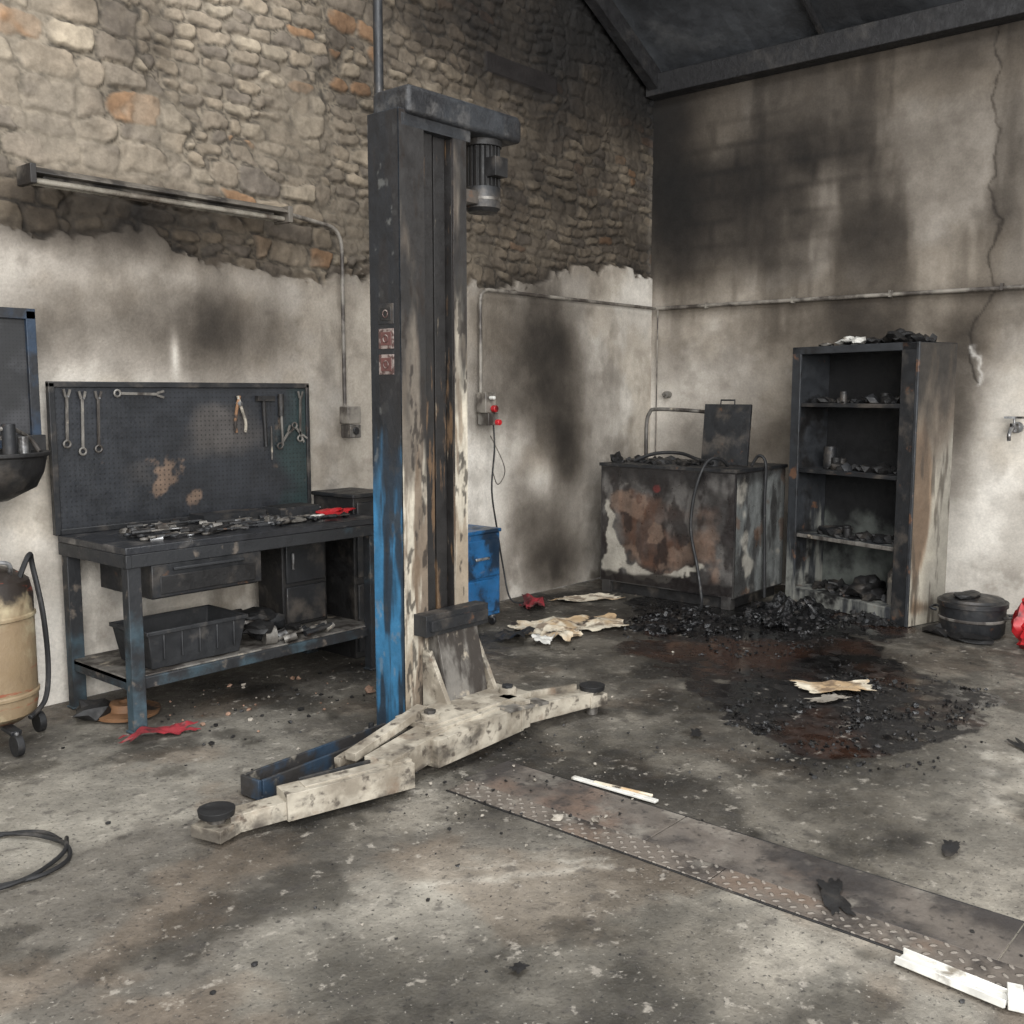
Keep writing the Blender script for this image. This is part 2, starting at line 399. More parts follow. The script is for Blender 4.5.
def panel(name, o, eu, ev, w, h, fn, material, parent, res=.008):
    u = np.linspace(0, w, max(2, int(w / res))); v = np.linspace(0, h, max(2, int(h / res)))
    U, V = np.meshgrid(u, v, indexing='ij')
    P = np.array(o) + U[..., None] * np.array(eu) + V[..., None] * np.array(ev)
    return grid_object(name, P, fn(U, V), material, parent=parent)

YA = 5.2; XB = 7.95; EAVE = 4.27; SL = 0.52
CLEAN = nlin((214, 208, 198))
TINT = np.array([.95, 1.0, 1.05])

# ------------------------------------------------------------------ wall A (stone + plaster)
M['wallA'] = mat('wall_stone_plaster', (200, 190, 180), attr='Col', rough=.9, bump=(40, .5, .012), rough_noise=.08, spec=.2, var=(.88, 1.10))
xs = np.concatenate([np.arange(-2, .8, .06), np.arange(.8, XB + .001, .0110), [XB + .05]])
zs = np.concatenate([np.arange(0, 2.1, .0125), np.arange(2.1, 5.0, .0095), np.arange(5.0, 9.6, .08)])
X, Z = np.meshgrid(xs, zs, indexing='ij')
def rubble(X, Z, CW, CH, sd):
    wx = X + .06 * (fbm(X, Z, 2.5, 3, 1 + sd) - .5) * 2 + .026 * (fbm(X, Z, 10, 3, 4 + sd) - .5) * 2
    wz = Z + .08 * (fbm(X, Z, 1.3, 3, 2 + sd) - .5) * 2 + .026 * (fbm(X, Z, 9, 3, 7 + sd) - .5) * 2
    zz = wz / CH + .55 * vn(wz / CH * .9, wz * 0, 21 + sd)
    row = np.floor(zz); fz = zz - row
    ri = row.astype(int)
    dz = np.minimum(fz, 1 - fz) * CH
    t = wx / CW + TAB[(ri * 29 + 11 + sd) % 256, 7] * 9
    base = np.floor(t)
    D1 = np.full(X.shape, 9.); D2 = np.full(X.shape, 9.); ID = np.zeros(X.shape)
    for dc in (-1, 0, 1, 2):
        ci = (base + dc).astype(int)
        hx = TAB[(ci * 7 + 3 + ri * 31 + sd) % 256, (ri * 13 + 5 + ci * 3) % 256]
        hid = TAB[(ci * 11 + 90 + sd) % 256, (ri * 5 + 33 + ci * 19) % 256]
        d = np.abs(t - (base + dc + .5 + (hx - .5) * .9))
        new = d < D1
        D2 = np.where(new, D1, np.minimum(D2, d)); ID = np.where(new, hid, ID); D1 = np.where(new, d, D1)
    dx = (D2 - D1) * .5 * CW
    k = .016
    e = -np.log(np.exp(-dx / k) + np.exp(-dz / k)) * k
    return e, ID
e1, id1 = rubble(X, Z, .27, .135, 0)
e2, id2 = rubble(X, Z, .18, .080, 40)
selv = fbm(X, Z, 1.4, 3, 88) - .50 + .05 * sst(X, 4, 7)
sel = selv > 0
e = np.where(sel, e2 * 1.2, e1); ID = np.where(sel, id2, id1)
e = np.minimum(e, np.abs(selv) * 1.2)
nA = fbm(X, Z, 14, 4, 9)
e = e + .020 * (nA - .5)
stone = sst(e, .004, .014)
IDh = (ID * 97.13) % 1.0; IDk = (ID * 413.7) % 1.0
bz = np.interp(X, [2.1, 2.66, 3.0, 3.25, 3.96, 4.4, 5.5, 5.86, 6.3, 6.7, 7.1, 7.95], [2.38, 2.46, 2.50, 2.36, 2.32, 2.36, 2.38, 2.44, 2.46, 2.66, 2.60, 2.66])
bz = bz + .26 * (fbm(X, Z, 3.5, 4, 5) - .5) + .13 * (fbm(X, Z, 14, 4, 6) - .5)
pl = sst(bz - Z, -.006, .012)
n16 = fbm(X, Z, 9, 5, 12); n30 = fbm(X, Z, 26, 4, 13)
patch = sst(fbm(X, Z, 3, 4, 35), .54, .64)
stv = stone * (1 - .6 * patch)
hst = stv * (.008 + .024 * IDh) + .028 * (n16 - .3) + .012 * (n30 - .5)
hpl = .050 + .006 * fbm(X, Z, 3, 4, 20)
H = hst * (1 - pl) + hpl * pl
sc_ = lerp(full(X.shape, (164, 151, 132)), nlin((116, 108, 99)), IDk)
sc_ = lerp(sc_, nlin((182, 170, 150)), sst(IDh, .7, .9) * .8)
sc_ = lerp(sc_, nlin((172, 134, 98)), sst(IDk, .93, .95) * .8)
sc_ = sc_ * (.50 + .95 * n16)[..., None] * (.75 + .5 * n30)[..., None]
mort = nlin((164, 153, 136)) * (.50 + .80 * fbm(X, Z, 18, 4, 33))[..., None]
crev = 1 - .70 * np.exp(-((e - .003) / .006) ** 2) * (1 - .6 * patch) * sst(n30, .30, .55)
SC_ = lerp(mort * .85, sc_, stv) * crev[..., None]
pc = CLEAN * (.90 + .16 * fbm(X, Z, 2.5, 5, 40))[..., None]
pc = lerp(pc, nlin((178, 166, 148)), sst(fbm(X, Z, 1.3, 5, 44), .50, .66) * .5)
C = lerp(SC_, pc, pl)
nz = .35 + 1.3 * fbm(X, Z, 2.2, 5, 50)
roofz = EAVE + SL * (XB - X)
s = blobs(X, Z, [(2.45, 1.93, .30, .20, 1.1), (3.42, 1.96, .42, .24, 1.2), (2.95, 2.0, .9, .26, .7), (2.9, 2.42, .9, .12, .7), (3.5, 2.55, .8, .2, .8), (2.3, 2.55, .5, .15, .8), (2.9, 2.60, .9, .10, .8),
                 (6.35, 2.05, .50, .42, 1.3), (6.58, 1.6, .34, .55, 1.6), (6.75, 1.15, .26, .35, 1.3), (6.15, .72, .25, .35, .9), (6.5, .25, .35, .25, 2.2), (6.35, .62, .3, .15, .8), (7.5, .6, .5, .6, .5), (5.75, 1.95, .3, .45, .6), (6.0, 1.55, .35, .2, .5), (7.2, 1.75, .3, .25, .5), (7.5, 2.2, .4, .3, .4),
                 (7.6, 4.7, 1.0, .7, 2.6), (6.1, 4.3, .9, .40, 2.2), (6.6, 3.2, .9, .6, .7), (4.6, 2.5, .5, .5, .5), (2.2, 3.6, .8, .5, .15), (4.3, 3.6, .5, .9, .5), (5.2, 3.9, .7, .6, .6), (3.3, 3.2, .6, .4, .35)])
s = s * nz + .70 * sst(X, 4.4, 7.0) * (1 - pl) * (.4 + 1.1 * fbm(X, Z, 1.5, 4, 61)) + .45 * (1 - pl) * sst(fbm(X, Z, 1.1, 4, 60), .42, .62) + .15 * (1 - pl)
s = s + 2.8 * sst(Z - roofz, -.6, .05) + .70 * np.exp(-((bz - Z + .02) / .035) ** 2) * (1 - .5 * pl) + .35 * pl * np.exp(-((bz - Z) / .10) ** 2) * fbm(X, Z, 4, 4, 64)
s = s + .9 * sst(fbm(X, Z * .7, 2.4, 5, 70), .48, .66) * sst(Z, .75, .0) + .30 * sst(vfbm(X, Z, 3.5, .8, 5, 75), .48, .75) * pl
s = s + .38 * pl * sst(fbm(X, Z, .9, 5, 77), .44, .62) + .22 * pl * sst(fbm(X, Z, 5, 5, 78), .50, .70)
wsp = np.exp(-((X - 3.12) / .03) ** 2 - ((Z - 1.82) / .13) ** 2)
s = s * (1 - .85 * wsp)
s = s * (1 - .75 * np.exp(-((X - 6.32) / .20) ** 2 - ((Z - .95) / .25) ** 2))
C = C * np.exp(-s[..., None] * TINT * 1.18) + np.array([.012, .0115, .011])
C = lerp(C, nlin((70, 62, 57)), sst(fbm(X, Z, 13, 4, 80), .62, .67) * sst(fbm(X, Z, 1.6, 3, 81), .52, .65) * pl * sst(Z, 1.4, .4) * .8)
lint = (np.abs(X - 6.15) < .42) & (np.abs(Z - 4.02) < .075)
H = np.where(lint, .035, H); C = np.where(lint[..., None], nlin((34, 31, 30)) * (.6 + .9 * fbm(X * .3, Z, 20, 3, 90))[..., None], C)
Zc = np.minimum(Z, roofz + .02)
P = np.stack([X, YA + .05 - H, Zc], -1)
grid_object('wall_left', P[::-1], C[::-1], M['wallA'])

# ------------------------------------------------------------------ wall B (plaster)
M['wallB'] = mat('wall_plaster_sooted', (200, 190, 180), attr='Col', rough=.9, bump=(30, .35, .012), rough_noise=.08, spec=.2, var=(.90, 1.08))
ys = np.concatenate([[-4], np.arange(-3.5, 1.2, .1), np.arange(1.2, YA + .02, .0115)])
zs = np.arange(0, 4.42, .0115)
Y, Z = np.meshgrid(ys, zs, indexing='ij')
nz = .3 + 1.4 * fbm(Y, Z, 1.8, 5, 100)
C = CLEAN * (.90 + .16 * fbm(Y, Z, 2.5, 5, 101))[..., None]
C = lerp(C, nlin((182, 171, 154)), sst(fbm(Y, Z, 1.1, 5, 103), .46, .64) * .55)
s = blobs(Y, Z, [(3.70, 3.50, .60, .30, 2.1), (4.35, 3.30, .5, .40, 1.5), (5.05, 3.8, .30, .8, 2.2), (4.95, 3.1, .30, .6, 1.2), (3.15, 2.80, .30, .42, 1.6), (4.0, 2.75, .6, .3, .9), (2.95, 2.3, .4, .3, .7), (3.2, 4.0, .9, .3, .8),
                 (2.46, 1.85, .20, .42, 2.2), (2.0, 2.2, .3, .5, .9), (3.35, 2.12, .6, .24, 1.9), (4.2, 2.1, .40, .3, .7), (4.0, 1.3, .5, .5, .6), (4.5, .9, .6, .6, .9), (2.5, 1.3, .12, .5, .9), (1.6, 3.3, .7, .8, .6), (2.6, 3.2, .25, .5, .6), (3.4, 1.2, .4, .9, 1.0), (4.7, 1.9, .5, .6, .45)])
bh, bw = .205, .46
wy_ = Y + .02 * (fbm(Y, Z, 6, 3, 171) - .5); wz_ = Z + .02 * (fbm(Y, Z, 6, 3, 172) - .5)
rr = np.floor(wz_ / bh); fz = np.abs((wz_ / bh) % 1 - .5) * 2; fy = np.abs((wy_ / bw + .5 * (rr % 2)) % 1 - .5) * 2
inner = sst(1 - fz, .0, .45) * sst(1 - fy, .0, .22)
zone = blobs(Y, Z, [(4.0, 3.4, .75, .5, 1.0), (4.6, 3.3, .5, .5, .7)]) * sst(fbm(Y, Z, 1.6, 3, 133), .3, .6)
s = s * nz + zone * (1 - inner) * .42 - zone * inner * .25
s = np.maximum(s, 0)
s = s + 1.2 * sst(Z, 3.75, 4.35) * (.4 + fbm(Y, Z, 2, 4, 105)) + .85 * sst(Z, 2.3, 3.0) * (.1 + 1.3 * fbm(Y, Z, 1.0, 5, 106)) + .6 * sst(fbm(Y, Z, .8, 5, 137), .46, .64) * sst(Z, 2.2, 2.9)
s = s + .8 * sst(vfbm(Y, Z, 2.6, .45, 5, 107), .48, .70) * sst(Z, 1.5, 2.8)
s = s + .30 * sst(fbm(Y, Z, .9, 5, 167), .42, .60) + .20 * sst(fbm(Y, Z, 5, 5, 168), .50, .70)
s = s + 1.0 * sst(fbm(Y, Z, 3, 5, 108), .50, .66) * sst(Z, .5, 0)
s = s + .35 * np.exp(-((Z - 2.32) / .05) ** 2)
cr = [(2.36, 4.25), (2.33, 3.95), (2.37, 3.7), (2.30, 3.4), (2.34, 3.1), (2.24, 2.85), (2.31, 2.6), (2.27, 2.35), (2.40, 2.1), (2.42, 1.85), (2.36, 1.7)]
dcr = seglines(Y + .10 * (fbm(Y, Z, 7, 5, 109) - .5), Z + .08 * (fbm(Y, Z, 7, 5, 139) - .5), cr)
crk = np.exp(-(dcr / .0075) ** 2)
s = s + 1.1 * crk * (.4 + .8 * fbm(Y, Z, 3, 3, 140)) + .15 * np.exp(-(dcr / .05) ** 2)
C = C * np.exp(-s[..., None] * TINT * 1.18) + np.array([.012, .0115, .011])
C = lerp(C, nlin((226, 221, 213)), np.exp(-(seglines(Y + .20 * (fbm(Y, Z, 7, 4, 119) - .5), Z, [(2.42, 1.95), (2.34, 1.75), (2.34, 1.68)]) / .014) ** 2) * .45)
P = np.stack([XB - .01 * fbm(Y, Z, 2.2, 4, 110) + .006 * crk, Y, Z], -1)
grid_object('wall_right', P, C, M['wallB'])

# ------------------------------------------------------------------ floor
M['floor'] = mat('floor_concrete_dirty', (120, 115, 105), [dict(c=(58, 54, 51), s=14, lo=.56, hi=.68, a=.55), dict(c=(170, 163, 152), s=17, lo=.60, hi=.69, a=.5, seed=13), dict(c=(36, 34, 33), s=60, lo=.58, hi=.66, a=.8, seed=21), dict(c=(180, 174, 164), s=75, lo=.64, hi=.70, a=.5, seed=31)], attr='Col', wet='wet', rough=.60, bump=(38, .6, .012), spec=.5)
xs = np.concatenate([np.arange(-3, .6, .15), np.arange(.6, XB + .03, .014)]); ys = np.concatenate([np.arange(-4, -.6, .15), np.arange(-.6, YA + .06, .014)])
X, Y = np.meshgrid(xs, ys, indexing='ij')
f1 = fbm(X, Y, 1.0, 6, 200); f2 = fbm(X, Y, 3.2, 6, 210); f3 = fbm(X, Y, 9, 4, 220)
C = full(X.shape, (134, 129, 119)) * (.50 + .95 * f2)[..., None]
C = lerp(C, nlin((88, 83, 76)), sst(f1, .46, .60) * .75)
C = lerp(C, nlin((176, 169, 156)), sst(fbm(X, Y, 1.5, 6, 240), .54, .66) * .65)
C = lerp(C, nlin((120, 102, 84)), sst(fbm(X, Y, 1.9, 5, 250), .56, .68) * .35)
sd = blobs(X, Y, [(6.2, 3.7, .9, .8, 1.8), (7.2, 3.2, .7, .5, 1.6), (5.1, 2.1, 1.0, .65, 1.8), (5.6, 2.9, .9, .8, 1.5), (4.5, 1.9, .4, .4, 1.2), (2.25, 1.55, .5, .3, 1.5), (1.9, 1.25, .35, .3, 1.2), (1.7, 2.0, .3, .3, .9), (3.0, 4.7, 1.2, .4, 1.2), (2.35, 2.9, .5, .25, .8), (3.5, 2.6, .35, .4, 1.3), (3.8, 1.6, .35, .6, 1.0), (4.4, 3.4, .7, .5, .7), (7.6, 2.2, .4, 1.2, 1.0), (6.8, 4.9, 1.2, .35, 1.5), (5.2, 4.6, 1.0, .35, .8), (3.45, 1.6, .28, 1.2, .9), (6.2, 2.2, .5, .5, .5), (2.0, .9, .4, .3, .7), (3.3, 3.4, .5, .5, 1.0), (4.5, 2.5, .35, .3, 1.2), (3.05, 2.3, .3, .5, .8)])
sd = sd * (.0 + 1.95 * fbm(X, Y, 3.0, 6, 260)) + .9 * sst(fbm(X, Y, 2.3, 6, 270), .54, .62) * .85
C = C * np.exp(-sd[..., None] * np.array([1.0, 1.02, 1.05]))
wn = fbm(X, Y, 3.4, 6, 280)
wet = blobs(X, Y, [(6.05, 3.30, .95, .50, 1.4), (5.65, 2.70, .70, .45, 1.3), (6.5, 4.1, .60, .55, 1.0), (5.15, 2.10, .68, .42, 1.35), (4.60, 1.90, .36, .32, 1.0), (6.9, 2.8, .6, .45, .9), (5.35, 1.60, .45, .28, .8), (5.0, 2.6, .3, .2, .5), (4.55, 2.4, .15, .15, .8)]) * (.0 + 1.9 * wn)
wet = sst(wet, .50, .57)
tone = sst(fbm(X, Y, 2.2, 5, 285) + .35 * blobs(X, Y, [(5.75, 2.9, .6, .3, 1)]), .56, .80)
gr = fbm(X, Y, 14, 5, 288)
blk = nlin((24, 23, 23)) * (.5 + gr)[..., None]
C = lerp(C, blk * (1 - tone)[..., None] + nlin((50, 33, 25)) * tone[..., None], wet * .97)
wetg = wet * (1 - .85 * sst(gr + .35 * blobs(X, Y, [(5.0, 1.95, .7, .5, 1)]), .56, .72))
for (pts, w, k) in [([(2.2, 2.35), (2.75, 1.95)], .02, .4), ([(2.35, 2.35), (2.8, 2.0)], .012, .3), ([(4.9, 1.35), (4.2, 1.1)], .04, .35), ([(4.8, 1.2), (4.3, .9)], .02, .4), ([(4.95, 1.2), (4.5, .85)], .02, .4)]:
    C = lerp(C, nlin((196, 190, 178)), np.exp(-(seglines(X + .05 * (f3 - .5), Y + .14 * (f3 - .5), pts) / w) ** 2) * k * sst(f3, .35, .6))
h = .004 * f3 * (1 - wet) + .0012 * wet
P = np.stack([X, Y, h - .003], -1)
grid_object('floor', P, C, M['floor'], wetg)

# ------------------------------------------------------------------ roof
b = Build('ceiling', bevel=0)
x0, x1 = 1.2, XB + .25
bm = b.bm; ra = []; rb = []
yy = -4.0
verts = []
while yy < YA + .3:
    verts += [(yy, .0), (yy + .10, .008), (yy + .20, .0), (yy + .205, .0)]; yy += .9
for (y, dz) in verts:
    for xx, R in ((x0, ra), (x1, rb)):
        R.append(bm.verts.new((xx, y, EAVE + .10 + SL * (XB - xx) + dz)))
fs = [bm.faces.new((ra[i], ra[i + 1], rb[i + 1], rb[i])) for i in range(len(ra) - 1)]
b.faces_mat(fs, 'roof')
b.done(smooth=False)
b = Build('roof_beam', bevel=.006)
b.box((XB - .16, -4, EAVE - .08), (XB + .05, YA, EAVE + .10), 'beam')
for k in (1, 3, 5):
    xx = XB - k * 1.05; zz = EAVE + SL * (XB - xx) + .05
    b.box((xx - .03, -4, zz - .04), (xx + .03, YA, zz + .05), 'beam')
a = Vector((XB - .05, YA - .08, EAVE + .0)); c = Vector((1.3, YA - .08, EAVE + SL * (XB - 1.3))); b.beam(a, c, .10, .16, 'beam')
for yr in (3.6, 1.2, -1.2):
    b.beam((XB - .05, yr, EAVE + .07), (1.3, yr, EAVE + .07 + SL * (XB - 1.3)), .03, .05, 'beam')
b.done()

# ------------------------------------------------------------------ lift post
b = Build('car_lift_post', bevel=.004)
X0, X1, Y0, Y1, ZT = 3.145, 3.57, 3.39, 3.575, 2.85
b.box((X0, Y0 + .001, .02), (X0 + .012, Y1, ZT), 'postblue')
b.box((X1 - .012, Y0, .02), (X1, Y1, ZT), 'postcream')
b.box((X0 + .012, Y1 - .012, .02), (X1 - .012, Y1, ZT), 'slot')
b.box((X0 + .002, Y0 - .012, .02), (X0 + .15, Y0, ZT), 'postblue')
b.box((X1 - .085, Y0 - .012, .02), (X1, Y0, ZT), 'postcream')
b.box((X0 + .138, Y0, .02), (X0 + .15, Y0 + .05, ZT), 'slot')
b.box((X1 - .085, Y0, .02), (X1 - .073, Y0 + .05, ZT), 'slot')
b.box((X0 + .17, Y0 + .02, .1), (X0 + .235, Y0 + .05, ZT - .02), 'slot')
b.box((X0 + .26, Y0 + .035, .1), (X0 + .33, Y0 + .06, ZT - .02), 'slot')
b.cyl((X0 + .247, Y0 + .09, .1), (X0 + .247, Y0 + .09, ZT), .022, 'charmetal', seg=12)
b.box((X0 - .035, Y0 - .1, 0.002), (X1 + .06, Y1 + .06, .022), 'worn')
for px in (X0 - .01, X1 + .035):
    for py in (Y0 - .07, Y1 + .035):
        b.cyl((px, py, .02), (px, py, .045), .014, 'charmetal', seg=6)
b.box((3.16, 3.375, 2.78), (3.60, 3.585, 2.832), 'head')
mx, my = 3.785, 3.47
b.cyl((mx, my, 2.80), (mx, my, 2.84), .095, 'char', seg=28)
b.cyl((mx, my, 2.60), (mx, my, 2.81), .075, 'char', seg=28)
for i in range(20):
    a = i * math.pi / 10
    b.beam((mx + .08 * math.cos(a), my + .08 * math.sin(a), 2.61), (mx + .08 * math.cos(a), my + .08 * math.sin(a), 2.80), .006, .016, 'char')
b.cyl((mx, my, 2.51), (mx, my, 2.61), .088, 'charmetal', seg=28)
b.cyl((mx, my, 2.495), (mx, my, 2.512), .07, 'char', r2=.086, seg=28)
b.cyl((mx, my, 2.545), (mx, my, 2.56), .0895, 'worn', seg=28)
b.box((mx - .05, my - .13, 2.65), (mx + .04, my - .07, 2.74), 'char')
b.box((3.565, 3.42, 2.52), (3.70, 3.52, 2.58), 'charmetal')
b.cyl((3.235, 3.60, 2.55), (3.235, 3.60, 5.6), .022, 'charmetal', seg=14)
for k, zc in enumerate((1.97, 1.86, 1.745)):
    b.box((X0 - .006, Y0 + .03, zc - .045), (X0 - .002, Y0 + .13, zc + .045), 'stickerw' if k else 'charmetal')
    b.box((X0 - .008, Y0 + .045, zc - .03), (X0 - .005, Y0 + .115, zc + .03), 'stickerr' if k else 'char')
    b.tube([(X0 - .009, Y0 + .08 + .016 * math.cos(t), zc + .016 * math.sin(t)) for t in [i * math.pi / 4 for i in range(8)]], .003, 'stickerw', seg=5, sub=2, closed=True)
# carriage
b.box((3.20, 3.29, .50), (3.62, 3.375, .60), 'charmetal')
b.box((3.22, 3.27, .525), (3.60, 3.292, .575), 'charmetal')
b.prism([(3.37, .10), (3.37, .50), (3.31, .50), (3.22, .10)], 'X', 3.29, 3.56, 'worn')
b.prism([(3.37, .10), (3.37, .42), (3.33, .42), (3.16, .10)], 'X', 3.25, 3.275, 'armcream')
b.prism([(3.37, .10), (3.37, .42), (3.33, .42), (3.16, .10)], 'X', 3.575, 3.60, 'armcream')
b.box((2.98, 3.05, .05), (3.66, 3.27, .075), 'armcream')
b.box((2.98, 3.05, .165), (3.66, 3.27, .19), 'armcream')
b.box((3.02, 3.23, .07), (3.62, 3.27, .17), 'worn')
b.box((2.95, 3.02, .06), (3.50, 3.05, .18), 'armcream')
for px in (3.06, 3.58):
    b.cyl((px, 3.13, .03), (px, 3.13, .215), .042, 'armcream', seg=20)
    b.cyl((px, 3.13, .215), (px, 3.13, .228), .028, 'charmetal', seg=6)
# left arm
b.beam((3.04, 3.08, .12), (2.62, 2.98, .11), .14, .11, 'armcream', w2=.13)
b.beam((2.74, 2.93, .090), (2.22, 3.07, .078), .11, .105, 'armcream')
b.beam((2.26, 3.06, .065), (2.02, 3.13, .055), .085, .070, 'armcream')
b.beam((2.74, 2.93, .146), (2.30, 3.05, .133), .06, .010, 'armcream')
b.beam((2.72, 2.99, .146), (2.32, 3.10, .132), .012, .022, 'charmetal')
b.beam((3.08, 3.20, .215), (2.58, 3.10, .155), .055, .035, 'armcream')
b.beam((3.06, 3.26, .16), (2.56, 3.16, .11), .03, .06, 'armcream')
b.box((1.92, 3.07, .020), (2.07, 3.21, .065), 'armcream', rot=(0, 0, .25))
b.cyl((1.985, 3.145, .065), (1.985, 3.145, .095), .035, 'worn', seg=18)
b.cyl((1.985, 3.145, .090), (1.985, 3.145, .115), .064, 'rubber', r2=.068, seg=26)
b.cyl((1.985, 3.145, .0), (1.985, 3.145, .04), .03, 'worn', seg=14)
# right arm
b.beam((2.92, 2.985, .105), (3.52, 3.02, .11), .085, .12, 'armcream')
b.beam((3.44, 3.09, .105), (4.02, 2.985, .09), .10, .10, 'armcream', h2=.07)
b.beam((3.40, 3.00, .175), (3.66, 2.98, .16), .09, .014, 'worn')
b.beam((3.55, 3.13, .165), (4.00, 3.04, .14), .02, .03, 'armcream')
b.box((3.50, 2.97, .06), (3.56, 3.12, .19), 'armcream')
b.cyl((4.06, 2.98, .0), (4.06, 2.98, .13), .03, 'worn', seg=16)
b.cyl((4.06, 2.98, .125), (4.06, 2.98, .15), .062, 'rubber', r2=.066, seg=26)
b.box((4.0, 2.92, .05), (4.11, 3.04, .11), 'armcream', rot=(0, 0, -.2))
# low blue rear arm (open channel)
b.beam((2.30, 3.31, .045), (3.10, 3.37, .045), .015, .08, 'armblue')
b.beam((2.28, 3.42, .045), (3.10, 3.47, .045), .015, .08, 'armblue')
b.beam((2.29, 3.365, .012), (3.10, 3.42, .012), .12, .015, 'armblue')
b.beam((2.29, 3.31, .045), (2.28, 3.42, .045), .015, .08, 'armblue')
post = b.done()
b = Build('head_cover', bevel=.022)
b.prism([(3.18, 2.83), (3.18, 2.955), (3.92, 2.955), (3.945, 2.93), (3.945, 2.83)], 'Y', 3.35, 3.59, 'head')
hc = b.done(); hc.modifiers[0].segments = 4; hc.parent = post
def f_blue(U, V):
    C = full(U.shape, (50, 106, 142)) * (.65 + .5 * vfbm(U, V, 14, 4, 4, 300))[..., None]
    n = vfbm(U, V, 10, 2.2, 5, 301)
    k = sst(V * .55 + n * .9, .90, 1.25)
    C = lerp(C, nlin((42, 50, 56)) * (.5 + vfbm(U, V, 9, 5, 4, 302))[..., None], k)
    C = lerp(C, nlin((24, 25, 28)), sst(V * .28 + vfbm(U, V, 12, 2, 5, 303), .72, 1.02) * .92)
    C = lerp(C, nlin((120, 120, 116)), sst(vfbm(U, V, 22, 14, 4, 304), .66, .72) * .35)
    C = lerp(C, nlin((30, 29, 30)), sst(vfbm(U, V, 16, 2, 4, 305) + .14 * (U / .18), .56, .68) * .85)
    return C
panel('blue_side_skin', (X0 - .0035, Y1 + .001, .022), (0, -1, 0), (0, 0, 1), Y1 - Y0 + .012, ZT - .025, f_blue, M['paint'], post, .006)
def f_lip(sd, t0):
    def f(U, V):
        C = full(U.shape, (186, 178, 162)) * (.75 + .4 * vfbm(U, V, 12, 6, 4, 310 + sd))[..., None]
        n = vfbm(U, V, 14, 2.2, 5, 311 + sd)
        C = lerp(C, nlin((124, 109, 91)), sst(vfbm(U, V, 18, 3, 5, 312 + sd), .46, .60) * .75)
        C = lerp(C, nlin((88, 71, 56)), sst(vfbm(U, V, 20, 2, 5, 316 + sd), .54, .65) * .8)
        C = lerp(C, nlin((84, 76, 68)), sst(V * .45 + n * 1.0, t0, t0 + .30) * .9)
        C = lerp(C, nlin((32, 31, 31)), sst(V * .45 + vfbm(U, V, 12, 2, 5, 313 + sd) * 1.0, t0 + .10, t0 + .42) * .95)
        C = lerp(C, nlin((36, 31, 28)), sst(vfbm(U, V, 28, 9, 4, 314 + sd), .62, .68) * .8)
        return C
    return f
panel('front_lip_skin', (X0 - .001, Y0 - .0145, .022), (1, 0, 0), (0, 0, 1), .151, ZT - .025, f_lip(0, .95), M['paint'], post, .006)
panel('front_lip_skin', (X1 - .085, Y0 - .0145, .022), (1, 0, 0), (0, 0, 1), .085, ZT - .025, f_lip(9, 1.12), M['paint'], post, .006)

# floor cover plate
b = Build('floor_cover_plate', bevel=.002)
for (ya, yb) in ((2.82, 1.62), (1.615, .42), (.415, -.8)):
    b.box((2.86, yb, -.002), (2.985, ya, .006), 'checker')
for (ya, yb) in ((2.86, 1.95), (1.945, .75), (.745, -.8)):
    b.box((2.99, yb, -.002), (3.27, ya, .003), 'plate')
b.box((2.851, -.8, -.003), (2.86, 2.83, .0035), 'char'); b.box((2.985, -.8, -.003), (2.991, 2.83, .002), 'char'); b.box((3.27, -.8, -.003), (3.276, 2.86, .0035), 'char')
b.done()

# ------------------------------------------------------------------ workbench
b = Build('workbench', bevel=.004)
BX0, BX1, BY0, BY1 = 2.36, 3.94, 4.42, 5.10
b.box((BX0, BY0, .865), (BX1, BY1, .90), 'benchtop')
b.box((BX0, BY0 + .002, .80), (BX1, BY0 + .03, .865), 'benchleg')
b.box((BX0, BY0, .80), (BX0 + .03, BY1, .865), 'benchleg')
b.box((BX1 - .03, BY0, .80), (BX1, BY1, .865), 'benchleg')
for lx in (BX0 + .01, BX1 - .08):
    for ly in (BY0 + .01, BY1 - .07):
        b.box((lx, ly, .0), (lx + .07, ly + .06, .86), 'benchleg')
        b.box((lx - .01, ly - .005, .0), (lx + .08, ly + .065, .012), 'benchleg')
b.box((BX0 + .02, BY0 + .06, .235), (BX1 - .02, BY1 - .04, .262), 'worn')
b.box((BX0 + .02, BY0 + .04, .20), (BX1 - .02, BY0 + .07, .255), 'benchleg')
b.box((BX0 + .02, BY0 + .04, .20), (BX0 + .05, BY1 - .03, .26), 'benchleg')
b.box((2.50, BY0 + .03, .63), (3.10, BY1 - .15, .80), 'charmetal')
b.box((2.49, BY0 + .005, .64), (3.11, BY0 + .032, .80), 'charmetal')
b.box((2.60, BY0 - .012, .765), (3.0, BY0 + .008, .78), 'benchleg')
b.box((2.53, BY0 - .002, .655), (3.07, BY0 + .006, .745), 'char')
b.box((BX0 - .01, 5.085, .90), (BX1, 5.10, 1.665), 'charmetal')
for (a, c) in (((BX0 - .02, 5.07, 1.645), (BX1 + .01, 5.105, 1.675)), ((BX0 - .02, 5.07, .9), (BX0 + .012, 5.105, 1.67)), ((BX1 - .015, 5.07, .9), (BX1 + .01, 5.105, 1.67)), ((BX0, 5.07, .90), (BX1, 5.10, .93))):
    b.box(a, c, 'charmetal')
bench = b.done()
